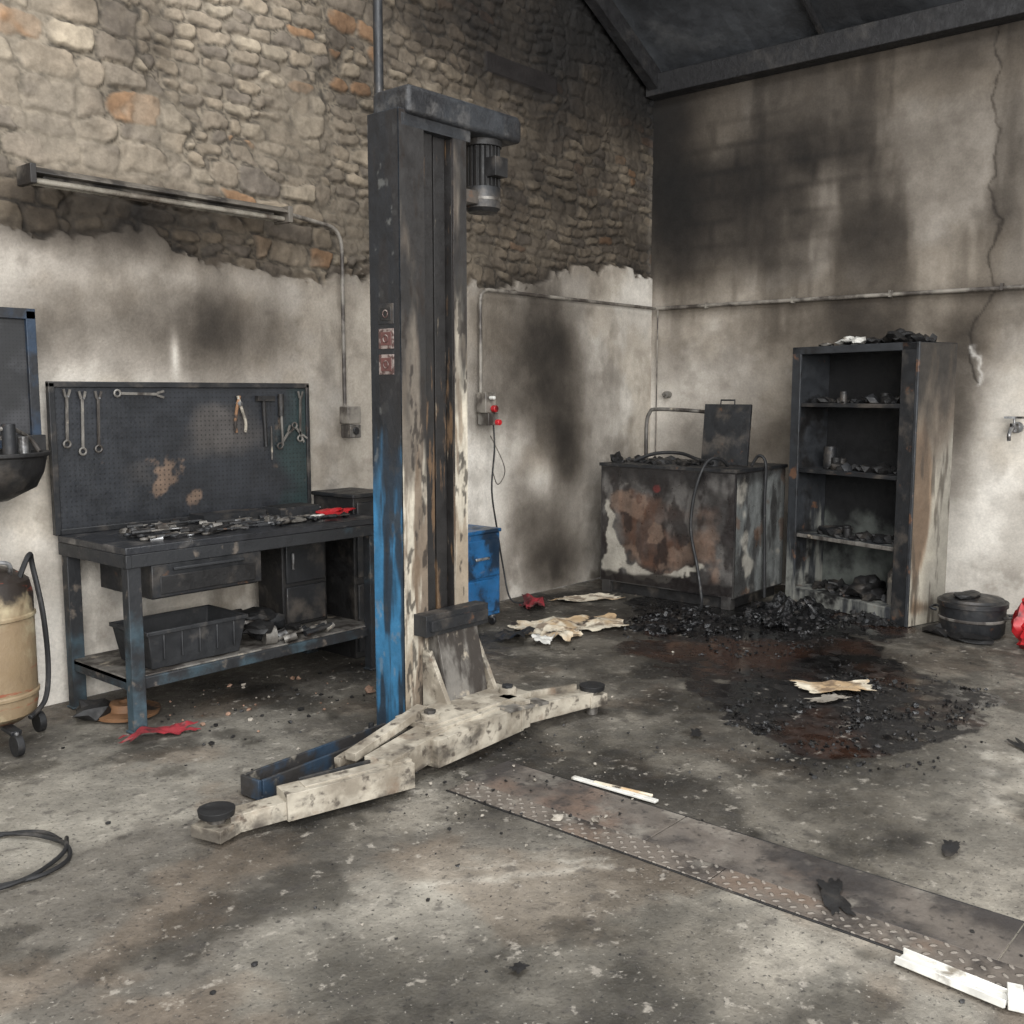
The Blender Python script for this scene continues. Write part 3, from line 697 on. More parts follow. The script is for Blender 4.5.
def f_peg(U, V):
    C = full(U.shape, (38, 40, 44)) * (.6 + .8 * fbm(U, V, 3, 5, 400))[..., None]
    C = lerp(C, nlin((86, 81, 77)), sst(blobs(U, V, [(1.0, .50, .35, .18, .6), (.4, .2, .3, .15, .35)]) + fbm(U, V, 5, 5, 402) * .6, .50, .85) * .6)
    C = lerp(C, nlin((118, 98, 82)), sst(blobs(U, V, [(.62, .23, .11, .09, .6), (.78, .12, .08, .05, .45), (.5, .33, .08, .06, .35), (1.35, .45, .04, .2, .3)]) + fbm(U, V, 12, 5, 401) * .9, .74, .90) * .75)
    C = lerp(C, nlin((44, 68, 65)), sst(U + .5 * fbm(U, V, 4, 4, 404), 1.55, 1.8) * .4)
    return C
panel('pegboard_skin', (BX0 + .012, 5.083, .93), (1, 0, 0), (0, 0, 1), BX1 - BX0 - .026, .715, f_peg, M['peg'], bench, .008)

b = Build('pegboard_hand_tools', bevel=0)
yp = 5.068
for xx, z0, z1 in ((2.42, 1.62, 1.36), (2.50, 1.61, 1.32), (2.585, 1.61, 1.33)):
    b.wrench((xx, yp, z1), (xx + .01, yp, z0), 'worn'); b.cyl((xx + .01, 5.08, z0 - .02), (xx + .01, 5.05, z0 - .02), .004, 'steel', seg=6)
b.wrench((2.70, yp, 1.615), (2.95, yp, 1.61), 'worn')
for s_ in (-1, 1):
    b.tube([(3.44 - s_ * .006, yp, 1.60), (3.44 + s_ * .012, yp, 1.54), (3.44 + s_ * .035, yp - .01, 1.45), (3.44 + s_ * .03, yp - .01, 1.39)], .009, 'armcream' if s_ > 0 else 'rustpl')
b.cyl((3.44, 5.05, 1.555), (3.44, 5.08, 1.555), .014, 'steel', seg=10)
b.cyl((3.62, yp, 1.30), (3.61, yp, 1.58), .012, 'char', seg=10); b.box((3.56, 5.05, 1.57), (3.68, 5.08, 1.60), 'char')
b.cyl((3.74, yp, 1.30), (3.735, yp, 1.50), .008, 'worn', seg=8); b.cyl((3.735, yp, 1.48), (3.735, yp, 1.61), .018, 'char', seg=10)
b.wrench((3.72, yp, 1.30), (3.80, yp, 1.40), 'worn'); b.wrench((3.87, yp, 1.34), (3.88, yp, 1.61), 'worn'); b.wrench((3.83, yp, 1.42), (3.90, yp, 1.34), 'worn')
b.cyl((3.66, yp, 1.22), (3.66, yp, 1.42), .006, 'worn', seg=8)
b.done()

b = Build('bench_tool_clutter', bevel=0)
R = random.Random(3)
for i in range(80):
    x = R.uniform(2.50, 3.75); y = R.uniform(4.50, 4.98); a = R.uniform(-.7, .7); L_ = R.uniform(.12, .28)
    z = .906 + R.uniform(0, .025)
    p = Vector((x, y, z)); q = p + Vector((math.cos(a) * L_, math.sin(a) * L_ * .6, R.uniform(-.0, .012)))
    if q.x > 3.9 or q.y > 5.04: continue
    k = R.random()
    mm = R.choice(['steel', 'worn', 'charmetal', 'charmetal'])
    if k < .5: b.wrench(p, q, mm, nrm=(0, 0, 1))
    elif k < .75:
        b.cyl(p, p + (q - p) * .5, .013, 'char', seg=8); b.cyl(p + (q - p) * .5, q, .005, mm, seg=6)
    else: b.cyl(p, p + (q - p) * .25, .017, mm, seg=12)
for i in range(46):
    b.lump((R.uniform(2.55, 3.85), R.uniform(4.5, 5.0), .914), (R.uniform(.015, .05), R.uniform(.015, .04), R.uniform(.01, .024)), R.choice(['char', 'charmetal', 'char']), sub=1)
b.box((3.05, 4.85, .901), (3.45, 5.0, .955), 'charmetal'); b.box((3.50, 4.78, .901), (3.78, 4.96, .96), 'benchleg'); b.box((3.52, 4.80, .955), (3.76, 4.94, .965), 'char')
b.lump((3.78, 4.66, .925), (.12, .05, .022), 'redpl', sub=3); b.lump((3.64, 4.62, .915), (.06, .03, .014), 'white', sub=2)
b.lump((3.45, 4.60, .915), (.09, .05, .015), 'worn', sub=2); b.lump((2.62, 4.72, .92), (.05, .04, .02), 'char', sub=2)
b.done()

b = Build('steel_tool_cabinet', bevel=.006)
b.box((3.50, 4.78, .265), (3.82, 5.02, .79), 'char'); b.box((3.52, 4.765, .285), (3.80, 4.782, .50), 'charmetal'); b.box((3.52, 4.765, .52), (3.80, 4.782, .77), 'charmetal')
b.cyl((3.56, 4.755, .60), (3.56, 4.755, .70), .008, 'steel', seg=8)
b.done()
b = Build('parts_box', bevel=.006)
b.box((3.97, 4.70, .0), (4.28, 5.08, 1.0), 'char'); b.box((3.99, 4.685, .04), (4.26, 4.702, .46), 'charmetal'); b.box((3.99, 4.685, .50), (4.26, 4.702, .96), 'charmetal'); b.box((3.96, 4.69, .985), (4.29, 5.09, 1.01), 'charmetal')
b.done()

b = Build('plastic_crate', bevel=.004)
def tub(b, c, w, d, h, m, t=.008, flare=.03):
    x, y, z = c
    def ring(wx, dy, zz): return [Vector((x - wx, y - dy, zz)), Vector((x + wx, y - dy, zz)), Vector((x + wx, y + dy, zz)), Vector((x - wx, y + dy, zz))]
    rs = [ring(w / 2 - flare, d / 2 - flare, z), ring(w / 2, d / 2, z + h), ring(w / 2 - t, d / 2 - t, z + h), ring(w / 2 - flare - t, d / 2 - flare - t, z + t)]
    V = [[b.bm.verts.new(p) for p in r] for r in rs]
    fs = [b.bm.faces.new(V[0]), b.bm.faces.new(V[3])]
    for k in range(3):
        for i in range(4):
            j = (i + 1) % 4; fs.append(b.bm.faces.new((V[k][i], V[k][j], V[k + 1][j], V[k + 1][i])))
    b.faces_mat(fs, m)
tub(b, (2.78, 4.68, .265), .56, .36, .19, 'plasticblk')
for (a, c) in (((2.495, 4.495, .44), (3.065, 4.51, .462)), ((2.495, 4.85, .44), (3.065, 4.865, .462)), ((2.49, 4.495, .44), (2.505, 4.865, .462)), ((3.055, 4.495, .44), (3.07, 4.865, .462))):
    b.box(a, c, 'plasticblk')
for k in range(5): b.box((2.58 + k * .1, 4.500, .31), (2.59 + k * .1, 4.512, .44), 'plasticblk')
b.done()
b = Build('shelf_scrap_parts', bevel=0)
for i in range(24):
    b.lump((R.uniform(3.15, 3.42), R.uniform(4.55, 4.95), .30 + R.uniform(0, .07)), (R.uniform(.03, .08), R.uniform(.03, .07), R.uniform(.02, .045)), R.choice(['char', 'charmetal', 'worn', 'rubber', 'char']), sub=2)
for i in range(12):
    x = R.uniform(3.15, 3.6); y = R.uniform(4.50, 4.70); b.cyl((x, y, .28), (x + R.uniform(.05, .2), y + R.uniform(-.03, .03), .30), R.uniform(.008, .025), R.choice(['worn', 'charmetal', 'steel']), seg=12)
b.cyl((3.2, 4.55, .31), (3.26, 4.53, .31), .05, 'worn', seg=18)
b.lump((3.26, 4.7, .40), (.10, .09, .035), 'rubber', sub=2)
b.done()

# ------------------------------------------------------------------ light fixture + conduits
b = Build('fluorescent_light_fixture', bevel=.003)
b.prism([(5.135, 2.700), (5.05, 2.700), (4.995, 2.675), (4.985, 2.662), (5.135, 2.662)], 'X', 2.29, 3.78, 'fixture')
b.box((2.36, 5.05, 2.648), (3.71, 5.11, 2.663), 'fixture')
for xx in (2.27, 3.765):
    b.box((xx, 4.985, 2.61), (xx + .03, 5.135, 2.702), 'fixture')
for yy_ in (5.035, 5.095):
    b.cyl((2.30, yy_, 2.632), (3.765, yy_, 2.632), .014, 'tube', seg=14)
for xx in (2.5, 3.5): b.box((xx, 5.12, 2.665), (xx + .05, 5.19, 2.69), 'conduit')
b.done()
b = Build('electrical_conduit', bevel=0)
yc = YA - .055
b.tube([(3.80, 5.10, 2.68), (3.95, 5.13, 2.675), (4.13, yc, 2.66), (4.22, yc, 2.645), (4.27, yc, 2.60), (4.29, yc, 2.50), (4.29, yc, 2.2), (4.29, yc, 1.53)], .013, 'conduit', seg=10)
b.done()
b = Build('socket_box', bevel=.006)
b.box((4.235, 5.05, 1.42), (4.345, 5.135, 1.53), 'conduit'); b.box((4.245, 5.04, 1.33), (4.335, 5.135, 1.415), 'worn'); b.cyl((4.29, 5.03, 1.375), (4.29, 5.05, 1.375), .025, 'char', seg=14)
b.done()
b = Build('electrical_conduit', bevel=0)
yq = YA - .06
b.tube([(5.58, yq, 1.62), (5.58, yq, 2.0), (5.58, yq, 2.28), (5.60, yq, 2.34), (5.66, yq, 2.37), (5.8, yq, 2.37), (6.8, yq, 2.37), (7.90, yq, 2.37)], .014, 'conduit', seg=10)
b.done()
b = Build('electrical_conduit', bevel=0)
b.tube([(7.905, 5.12, 2.37), (7.905, 4.5, 2.37), (7.905, 3.0, 2.365), (7.905, 1.0, 2.36), (7.905, -2.5, 2.36)], .016, 'conduit', seg=10)
b.cyl((7.905, 5.11, 2.37), (7.905, 5.11, 1.0), .006, 'conduit', seg=8)
for yy in (4.6, 3.8, 3.0, 2.2): b.box((7.885, yy, 2.345), (7.935, yy + .02, 2.395), 'conduit')
b.done()
b = Build('pipe_stub_fitting', bevel=0)
b.cyl((7.943, 5.0, 1.60), (7.88, 5.0, 1.60), .03, 'worn', seg=14); b.cyl((7.88, 5.0, 1.60), (7.84, 5.0, 1.60), .012, 'worn', seg=10)
b.done()
b = Build('power_switch_box', bevel=.006)
b.box((5.525, 5.04, 1.47), (5.64, 5.135, 1.62), 'conduit'); b.box((5.54, 5.025, 1.38), (5.65, 5.135, 1.47), 'worn')
b.cyl((5.60, 5.0, 1.50), (5.60, 5.04, 1.50), .026, 'redpl', seg=18); b.cyl((5.63, 4.99, 1.40), (5.63, 5.04, 1.40), .022, 'redpl', seg=16); b.cyl((5.57, 4.99, 1.58), (5.57, 5.04, 1.58), .014, 'white', seg=12)
b.done()
b = Build('hanging_power_cable', bevel=0)
b.tube([(5.62, 5.05, 1.38), (5.62, 5.04, 1.2), (5.60, 5.05, .9), (5.68, 5.07, .6), (5.76, 5.08, .3), (5.78, 5.02, .05), (5.9, 4.95, .012)], .007, 'rubber', seg=6)
b.tube([(5.63, 5.09, 1.3), (5.78, 5.10, 1.1), (5.80, 5.10, 1.0), (5.72, 5.10, .93), (5.66, 5.10, 1.05)], .004, 'conduit', seg=6)
b.done()

# ------------------------------------------------------------------ blue cart
b = Build('steel_tool_cart', bevel=.006)
b.box((4.85, 4.66, .08), (5.25, 5.04, .66), 'bluecart'); b.box((4.87, 4.645, .11), (5.23, 4.662, .34), 'bluecart'); b.box((4.87, 4.645, .36), (5.23, 4.662, .62), 'bluecart')
b.box((4.84, 4.65, .66), (5.26, 5.05, .685), 'bluecart')
b.box((4.98, 4.632, .48), (5.12, 4.646, .50), 'steel')
for (x, y) in ((4.89, 4.70), (5.21, 4.70), (4.89, 5.0), (5.21, 5.0)):
    b.cyl((x - .012, y, .035), (x + .012, y, .035), .035, 'rubber', seg=16); b.box((x - .018, y - .018, .05), (x + .018, y + .018, .082), 'steel')
b.lump((5.0, 4.8, .70), (.07, .06, .03), 'rubber'); b.cyl((5.0, 4.85, .68), (5.06, 4.82, .90), .012, 'charmetal', seg=8)
b.done()

# ------------------------------------------------------------------ oil tank
b = Build('oil_storage_tank', bevel=.012)
TX0, TX1, TY0, TY1 = 6.72, 7.52, 3.64, 4.86
b.box((TX0, TY0 + .001, .09), (TX1, TY1, 1.03), 'tank')
b.box((TX0 - .012, TY0 - .012, 1.03), (TX1 + .012, TY1 + .012, 1.055), 'charmetal')
b.box((TX0 + .03, TY0 + .05, .0), (TX1 - .03, TY1 - .05, .095), 'char')
for y in (TY0 + .02, TY1 - .1): b.box((TX0 - .004, y, .0), (TX0 + .06, y + .08, .10), 'tank')
b.box((7.06, 3.74, 1.06), (7.085, 4.14, 1.53), 'charmetal', rot=(0, .10, 0), piv=(7.07, 4.0, 1.06))
b.tube([(7.105, 3.88, 1.51), (7.11, 3.88, 1.56), (7.11, 4.0, 1.56), (7.105, 4.0, 1.51)], .007, 'charmetal', seg=6, smooth=False)
b.tube([(7.25, 4.78, 1.05), (7.25, 4.78, 1.35), (7.25, 4.75, 1.45), (7.25, 4.68, 1.48), (7.25, 4.3, 1.47), (7.25, 4.12, 1.45)], .016, 'worn', seg=10)
b.cyl((7.0, 4.0, 1.05), (7.0, 4.0, 1.10), .06, 'charmetal', seg=20); b.cyl((6.95, 4.45, 1.05), (6.95, 4.45, 1.09), .09, 'char', seg=20)
b.tube([(6.88, 4.65, 1.07), (6.95, 4.5, 1.13), (7.0, 4.3, 1.14), (6.95, 4.1, 1.10), (6.92, 3.95, 1.08)], .014, 'rubber')
b.tube([(6.95, 3.84, 1.06), (6.85, 3.85, 1.12), (6.74, 3.90, 1.10), (6.67, 3.95, .9), (6.66, 3.98, .6), (6.67, 3.92, .3), (6.62, 3.85, .08), (6.52, 3.80, .02)], .013, 'rubber')
b.tube([(7.1, 3.72, 1.06), (7.1, 3.66, 1.14), (7.1, 3.60, 1.08), (7.1, 3.60, .8), (7.12, 3.60, .4), (7.1, 3.58, .05)], .012, 'rubber')
for i in range(30):
    b.lump((R.uniform(6.78, 7.3), R.uniform(4.1, 4.8), 1.065), (R.uniform(.02, .06), R.uniform(.02, .07), R.uniform(.012, .04)), R.choice(['char', 'charmetal', 'char']), sub=1)
b.lump((6.82, 4.78, 1.09), (.05, .05, .05), 'char')
tank = b.done()
M['tankskin'] = mat('tank_heat_scorched_skin', (90, 90, 90), attr='Col', rough=.40, metal=.15, bump=(14, .4, .02), var=(.75, 1.2))
def f_tank(U, V):
    u = U / 1.2; v = V / .92
    wu = u + .16 * (fbm(U, V, 3, 5, 500) - .5) * 2; wv = v + .18 * (fbm(U, V, 3, 5, 501) - .5) * 2
    C = full(U.shape, (92, 89, 86)) * (.55 + .9 * vfbm(U, V, 8, 3, 5, 502))[..., None]
    C = lerp(C, nlin((44, 41, 40)), sst(fbm(U, V, 2.6, 5, 503), .42, .58) * .85)
    rb = blobs(wu, wv, [(.28, .55, .22, .24, .9), (.50, .32, .28, .22, .8), (.55, .75, .25, .14, .6), (.15, .78, .14, .10, .4), (.82, .35, .10, .35, .5)])
    fr = sst(vfbm(U, V, 12, 4, 5, 504), .35, .65)
    C = lerp(C, nlin((88, 62, 48)), sst(rb + .5 * fbm(U, V, 5, 5, 504), .60, 1.0) * (.35 + .5 * fr))
    C = lerp(C, nlin((36, 31, 30)), sst(vfbm(U, V, 9, 4, 5, 505), .48, .62) * .8)
    C = lerp(C, nlin((126, 106, 92)), sst(fbm(U, V, 5, 5, 511), .57, .64) * sst(rb, .25, .6) * .5)
    wh = blobs(wu, wv, [(.04, .45, .05, .38, 1.0), (.08, .22, .12, .12, 1.0), (.30, .12, .25, .055, .9), (.62, .12, .18, .05, .7), (.22, .90, .10, .06, .5), (.42, .74, .10, .05, .4)])
    C = lerp(C, nlin((178, 172, 160)), sst(wh + .8 * (fbm(U, V, 8, 5, 506) - .5), .44, .64) * .75)
    C = lerp(C, nlin((128, 52, 50)), sst(blobs(u, v, [(.44, .84, .045, .045, 1)]) + .4 * (fbm(U, V, 20, 4, 509) - .5), .55, .7) * .5)
    C = lerp(C, nlin((32, 30, 30)), sst(v + .35 * vfbm(U, V, 9, 2, 4, 507), .98, 1.18) * .85)
    C = lerp(C, nlin((32, 28, 27)), sst(.06 + .10 * fbm(U, V, 6, 4, 508) - v, 0, .03) * .9)
    return C
panel('front_skin', (TX0 - .003, TY1 - .01, .10), (0, -1, 0), (0, 0, 1), 1.2, .92, f_tank, M['tankskin'], tank, .01)
def f_tside(U, V):
    C = full(U.shape, (114, 116, 114)) * (.6 + .8 * vfbm(U, V, 16, 2, 4, 520))[..., None]
    C = lerp(C, nlin((54, 52, 51)), sst(vfbm(U, V, 9, 2.5, 5, 521), .44, .60) * .85)
    C = lerp(C, nlin((180, 174, 162)), sst(fbm(U, V, 3, 5, 522) + blobs(U, V, [(.2, .2, .12, .15, .25)]), .62, .72) * .7)
    C = lerp(C, nlin((104, 78, 60)), sst(fbm(U, V, 5, 5, 523), .60, .68) * .6)
    C = lerp(C, nlin((34, 32, 32)), sst(V + .3 * fbm(U, V, 4, 4, 524), .95, 1.08) * .75)
    return C
panel('end_skin', (TX0 + .012, TY0 - .002, .10), (1, 0, 0), (0, 0, 1), TX1 - TX0 - .024, .92, f_tside, M['tankskin'], tank, .01)

# ------------------------------------------------------------------ shelving cabinet
ang = math.atan2(2.43 - 3.51, 7.04 - 7.37)
b = Build('shelving_cabinet', loc=(7.36, 3.53, 0), rotz=ang, bevel=.004)
W, Dp, Hh = 1.12, .40, 1.96
T = .02
b.box((0, 0, .0), (T, Dp, Hh), 'cab'); b.box((W - T, .0, .0), (W, Dp, Hh), 'cab')
b.box((T, Dp - .012, .0), (W - T, Dp, Hh), 'cabin'); b.box((0, 0, Hh - .03), (W, Dp, Hh), 'cab')
b.box((T, 0.0, .0), (W - T, .02, .10), 'cab'); b.box((T, 0, .09), (W - T, Dp, .11), 'cab')
b.box((.0, -.008, .0), (.085, .012, Hh), 'cab'); b.box((W - .14, -.008, .0), (W, .012, Hh), 'charmetal'); b.box((.0, -.008, Hh - .055), (W, .012, Hh), 'cab')
b.box((W - .022, -.014, .0), (W + .002, .006, Hh), 'cab')
for z in (.54, 1.04, 1.54):
    b.box((T, .02, z - .012), (W - T, Dp - .01, z), 'cab'); b.box((T, .012, z - .03), (W - T, .024, z), 'charmetal' if z > 1 else 'worn')
cabo = b.done()
def f_cab(U, V):
    C = full(U.shape, (164, 157, 143)) * (.7 + .55 * vfbm(U, V, 9, 3, 5, 600))[..., None]
    C = lerp(C, nlin((132, 128, 119)), sst(U + .3 * fbm(U, V, 3, 4, 601), .28, .45) * .8)
    r = blobs(U, V, [(.05, 1.05, .13, .50, 1.0), (.12, .75, .12, .35, .6), (.05, .45, .05, .3, .6), (.15, .12, .2, .08, .6)])
    C = lerp(C, nlin((122, 94, 68)), sst(r + .6 * vfbm(U, V, 14, 2.5, 5, 602), .66, 1.05) * .75)
    C = lerp(C, nlin((80, 66, 54)), sst(r + .7 * vfbm(U, V, 18, 3, 5, 606), .95, 1.2) * .6)
    k = V + .6 * vfbm(U, V, 10, 2.0, 5, 603) - .6 * U
    C = lerp(C, nlin((84, 70, 58)), sst(k, 1.20, 1.65) * .8)
    C = lerp(C, nlin((34, 32, 31)), sst(k, 1.50, 1.92) * .92)
    C = lerp(C, nlin((64, 56, 48)), sst(vfbm(U, V, 20, 3, 4, 604), .56, .70) * .75)
    return C
panel('side_skin', (W + .0025, .0, .005), (0, 1, 0), (0, 0, 1), Dp - .002, Hh - .01, f_cab, M['paint'], cabo, .008)
def cabpt(x, y, z):
    c, s_ = math.cos(ang), math.sin(ang)
    return (7.36 + x * c - y * s_, 3.53 + x * s_ + y * c, z)
b = Build('cabinet_shelf_clutter', bevel=0)
for z in (.11, .54, 1.04, 1.54):
    for i in range(34 if z > .2 else 44):
        sx = R.uniform(.015, .055)
        b.lump(cabpt(R.uniform(.14, W - .2), R.uniform(.07, .33), z + sx * .45), (sx, sx, sx * R.uniform(.5, .9)), R.choice(['char', 'charmetal', 'char', 'char']), sub=1)
    for i in range(3):
        x = R.uniform(.15, W - .25); y = R.uniform(.12, .3); h_ = R.uniform(.04, .09); p = Vector(cabpt(x, y, z)); rr_ = R.uniform(.02, .04)
        b.cyl(p, p + Vector((0, 0, h_)), rr_, R.choice(['char', 'charmetal', 'char']), seg=14)
p = Vector(cabpt(.22, .2, 1.04)); b.cyl(p, p + Vector((0, 0, .17)), .05, 'charmetal', seg=16)
p = Vector(cabpt(.90, .14, .11)); b.cyl(p, p + Vector((0, 0, .22)), .055, 'worn', seg=18); b.cyl(p + Vector((0, 0, .22)), p + Vector((0, 0, .27)), .055, 'worn', r2=.02, seg=18)
p = Vector(cabpt(.30, .2, .54)); b.lathe(p, [(0, 0), (.10, 0), (.13, .05), (.12, .055), (.0, .03)], 'charmetal')
p = Vector(cabpt(.62, .2, .11)); b.lump(p + Vector((0, 0, .06)), (.18, .12, .08), 'char', sub=3)
b.done()
b = Build('cabinet_top_scrap', bevel=0)
for i in range(30):
    b.lump(cabpt(R.uniform(.40, W - .08), R.uniform(.06, .36), Hh + .025), (R.uniform(.03, .08), R.uniform(.03, .07), R.uniform(.015, .04)), 'char', sub=1)
b.lump(cabpt(.40, .16, Hh + .035), (.12, .07, .03), 'white', sub=3); b.lump(cabpt(.56, .08, Hh + .03), (.08, .05, .03), 'white', sub=2)
b.lump(cabpt(.80, .2, Hh + .05), (.14, .08, .05), 'char', sub=3); b.lump(cabpt(.15, .2, Hh + .018), (.08, .05, .014), 'worn', sub=2)
b.done()

# ------------------------------------------------------------------ pot, red container, tap
b = Build('burnt_cooking_pot', loc=(7.10, 2.06, 0), bevel=0)
b.lathe((0, 0, 0), [(0, .004), (.185, .004), (.205, .03), (.21, .20), (.222, .205), (.222, .235), (.20, .24), (.195, .21), (.19, .05), (0, .04)], 'charmetal', seg=36)
b.lathe((0, 0, .235), [(.20, 0), (.19, .02), (.10, .035), (0, .04)], 'charmetal', seg=36)
b.tube([(-.05, -.215, .15), (-.05, -.26, .16), (.05, -.26, .16), (.05, -.215, .15)], .009, 'charmetal'); b.lump((-.05, .02, .28), (.12, .08, .02), 'char', sub=2)
b.tube([(-.05, .215, .15), (-.05, .26, .16), (.05, .26, .16), (.05, .215, .15)], .009, 'charmetal')
b.lathe((0, 0, .11), [(.208, 0), (.214, .006), (.214, .016), (.209, .022)], 'worn', seg=36)
b.lump((-.12, .16, .03), (.10, .10, .04), 'char', sub=2); b.lump((-.20, -.05, .025), (.10, .14, .03), 'char', sub=2)
b.done()
b = Build('melted_red_container', bevel=0)
b.lump((7.08, 1.70, .13), (.12, .10, .14), 'redpl', sub=3, rough=.25); b.cyl((7.06, 1.70, .22), (7.02, 1.71, .30), .030, 'redpl', seg=16); b.lump((6.94, 1.64, .05), (.10, .09, .05), 'redpl', sub=2)
b.done()
b = Build('water_tap', bevel=0)
b.cyl((7.945, 2.06, 1.37), (7.84, 2.06, 1.37), .018, 'steel', seg=12); b.cyl((7.84, 2.06, 1.34), (7.84, 2.06, 1.40), .028, 'steel', seg=14); b.tube([(7.84, 2.06, 1.36), (7.78, 2.06, 1.365), (7.73, 2.06, 1.33), (7.73, 2.06, 1.28)], .014, 'steel')
b.cyl((7.84, 2.06, 1.40), (7.84, 2.06, 1.44), .008, 'steel', seg=8); b.box((7.80, 2.0, 1.435), (7.88, 2.12, 1.45), 'steel'); b.cyl((7.945, 2.06, 1.37), (7.92, 2.06, 1.37), .04, 'steel', seg=18)
b.done()

# ------------------------------------------------------------------ oil drainer at left
b = Build('waste_oil_drainer', loc=(1.86, 4.80, 0), bevel=.003)
b.lathe((0, 0, .12), [(0, 0), (.15, 0), (.205, .04), (.215, .09), (.215, .58), (.20, .65), (.13, .70), (.05, .72), (0, .72)], 'tankcream', seg=36)
for z in (.24, .60): b.lathe((0, 0, z), [(.215, 0), (.222, .006), (.222, .018), (.215, .024)], 'tankcream', seg=36)
b.cyl((0, 0, .80), (0, 0, 1.22), .022, 'charmetal', seg=14)
b.lathe((.06, 0, 1.13), [(0, 0), (.08, 0), (.20, .06), (.235, .13), (.25, .20), (.265, .205), (.265, .222), (.235, .222), (.22, .14), (.05, .05), (0, .05)], 'char', seg=36)
b.tube([(.12, -.12, .78), (.18, -.10, .88), (.21, -.06, .82), (.22, -.12, .6), (.24, -.10, .35), (.20, -.14, .2), (.1, -.2, .15)], .012, 'rubber')
b.tube([(-.12, -.1, .79), (-.1, -.12, .86), (.06, -.14, .86), (.08, -.12, .79)], .010, 'steel')
for a in (.1, 1.67, 3.24, 4.8):
    x, y = .24 * math.cos(a), .24 * math.sin(a)
    b.beam((x * .6, y * .6, .12), (x, y, .105), .05, .02, 'charmetal'); b.cyl((x, y, .05), (x, y, .11), .010, 'steel', seg=8)
    b.cyl((x - .016, y, .05), (x + .016, y, .05), .05, 'rubber', seg=20)
gx = .16
b.box((-.25 + gx, .10, 1.42), (.15 + gx, .108, 1.98), 'mesh')
for (a, c) in (((-.28, .08, 1.96), (.19, .125, 2.01)), ((-.28, .08, 1.36), (.19, .125, 1.40)), ((-.28, .08, 1.36), (-.245, .125, 2.0)), ((.145, .08, 1.30), (.19, .125, 2.0))):
    b.box((a[0] + gx, a[1], a[2]), (c[0] + gx, c[1], c[2]), 'machblue')
b.box((-.10 + gx, .08, 1.16), (-.06 + gx, .12, 1.38), 'machblue'); b.box((.06 + gx, .06, 1.30), (.20 + gx, .12, 1.42), 'char')
b.tube([(-.1, -.05, 1.40), (.10, -.1, 1.46), (.20, -.02, 1.44), (.27, .02, 1.40), (.30, 0, 1.34)], .010, 'worn'); b.tube([(0, -.1, 1.36), (0, -.08, 1.55), (.08, .05, 1.70), (.12, .08, 1.75)], .009, 'steel'); b.cyl((.12, -.1, 1.33), (.12, -.1, 1.48), .03, 'charmetal', seg=14)
b.cyl((.20, -.06, 1.34), (.20, -.06, 1.42), .022, 'steel', seg=12)
b.done()

# ------------------------------------------------------------------ floor bits
b = Build('electric_cable_coil', bevel=0)
pts = []
for i in range(26):
    a = i * .5; r = .22 + .02 * math.sin(i * 1.3); pts.append((1.37 + r * math.cos(a) * 1.0, 3.54 + r * math.sin(a), .012 + .004 * (i // 12)))
b.tube(pts, .008, 'rubber', seg=8, sub=4)
b.done()
b = Build('red_shop_rag', bevel=0); b.sheet((2.44, 4.32, .0), .32, .10, -.15, 'red', amp=.04, seed=2, n=24, ragged=.4); b.done()
b = Build('red_shop_rag', bevel=0); b.sheet((5.85, 4.85, .0), .32, .16, .7, 'red', amp=.07, seed=5, n=24, ragged=.4); b.done()
b = Build('brake_disc', bevel=0)
b.lathe((2.50, 4.74, .0), [(.04, .012), (.16, .012), (.165, .03), (.09, .035), (.08, .07), (.04, .07), (.04, .012)], 'rustpl', seg=32); b.lump((2.36, 4.80, .05), (.1, .08, .05), 'char', sub=2); b.done()
b = Build('burnt_newspaper', bevel=0)
b.sheet((5.50, 4.24, 0), .80, .40, -.5, 'paper', amp=.03, n=30, seed=3, ragged=.18); b.sheet((5.2, 4.08, .01), .34, .24, .3, 'paper', amp=.045, seed=8, n=20)
b.done()
b = Build('scorched_paper_sheet', bevel=0); b.sheet((6.35, 4.72, .0), .50, .20, -.5, 'paper', amp=.02, seed=12, n=20); b.done()
b = Build('burnt_cardboard', bevel=0)
b.sheet((4.98, 4.30, .0), .26, .2, .4, 'charmetal', amp=.05, seed=33); b.sheet((4.98, 4.05, .02), .18, .12, .4, 'white', amp=.05, seed=35)
b.done()
b = Build('burnt_cardboard', bevel=0)
b.sheet((5.28, 2.22, .004), .40, .20, -.8, 'paper', amp=.015, seed=41, n=24, ragged=.3); b.sheet((5.05, 2.16, .004), .2, .10, -.3, 'ash', amp=.012, seed=26, n=16, ragged=.4)
b.done()
b = Build('fallen_trim_strip', bevel=.002)
b.beam((3.29, 2.51, .010), (3.30, 2.10, .012), .028, .010, 'white'); b.beam((3.29, 2.40, .018), (3.33, 2.14, .016), .012, .010, 'paper'); b.done()
b = Build('fallen_plastic_channel', bevel=.002)
b.beam((2.80, .96, .014), (2.77, .66, .016), .07, .006, 'white'); b.beam((2.768, .96, .024), (2.738, .66, .026), .006, .022, 'white'); b.beam((2.832, .96, .022), (2.802, .66, .024), .006, .018, 'white'); b.box((2.745, .63, .01), (2.845, .67, .035), 'white', rot=(0, 0, .3)); b.done()
b = Build('charred_splinters', bevel=0)
for (x, y, sx, sy, r) in ((3.02, 1.25, .20, .07, .6), (3.62, 1.08, .12, .05, .2), (4.9, 1.15, .20, .06, .9), (2.05, 1.75, .05, .035, 0), (4.1, 2.4, .10, .05, .5)):
    b.sheet((x, y, .006), sx, sy, r, 'char', amp=.014, n=14, seed=x * 5, ragged=.45)
b.done()

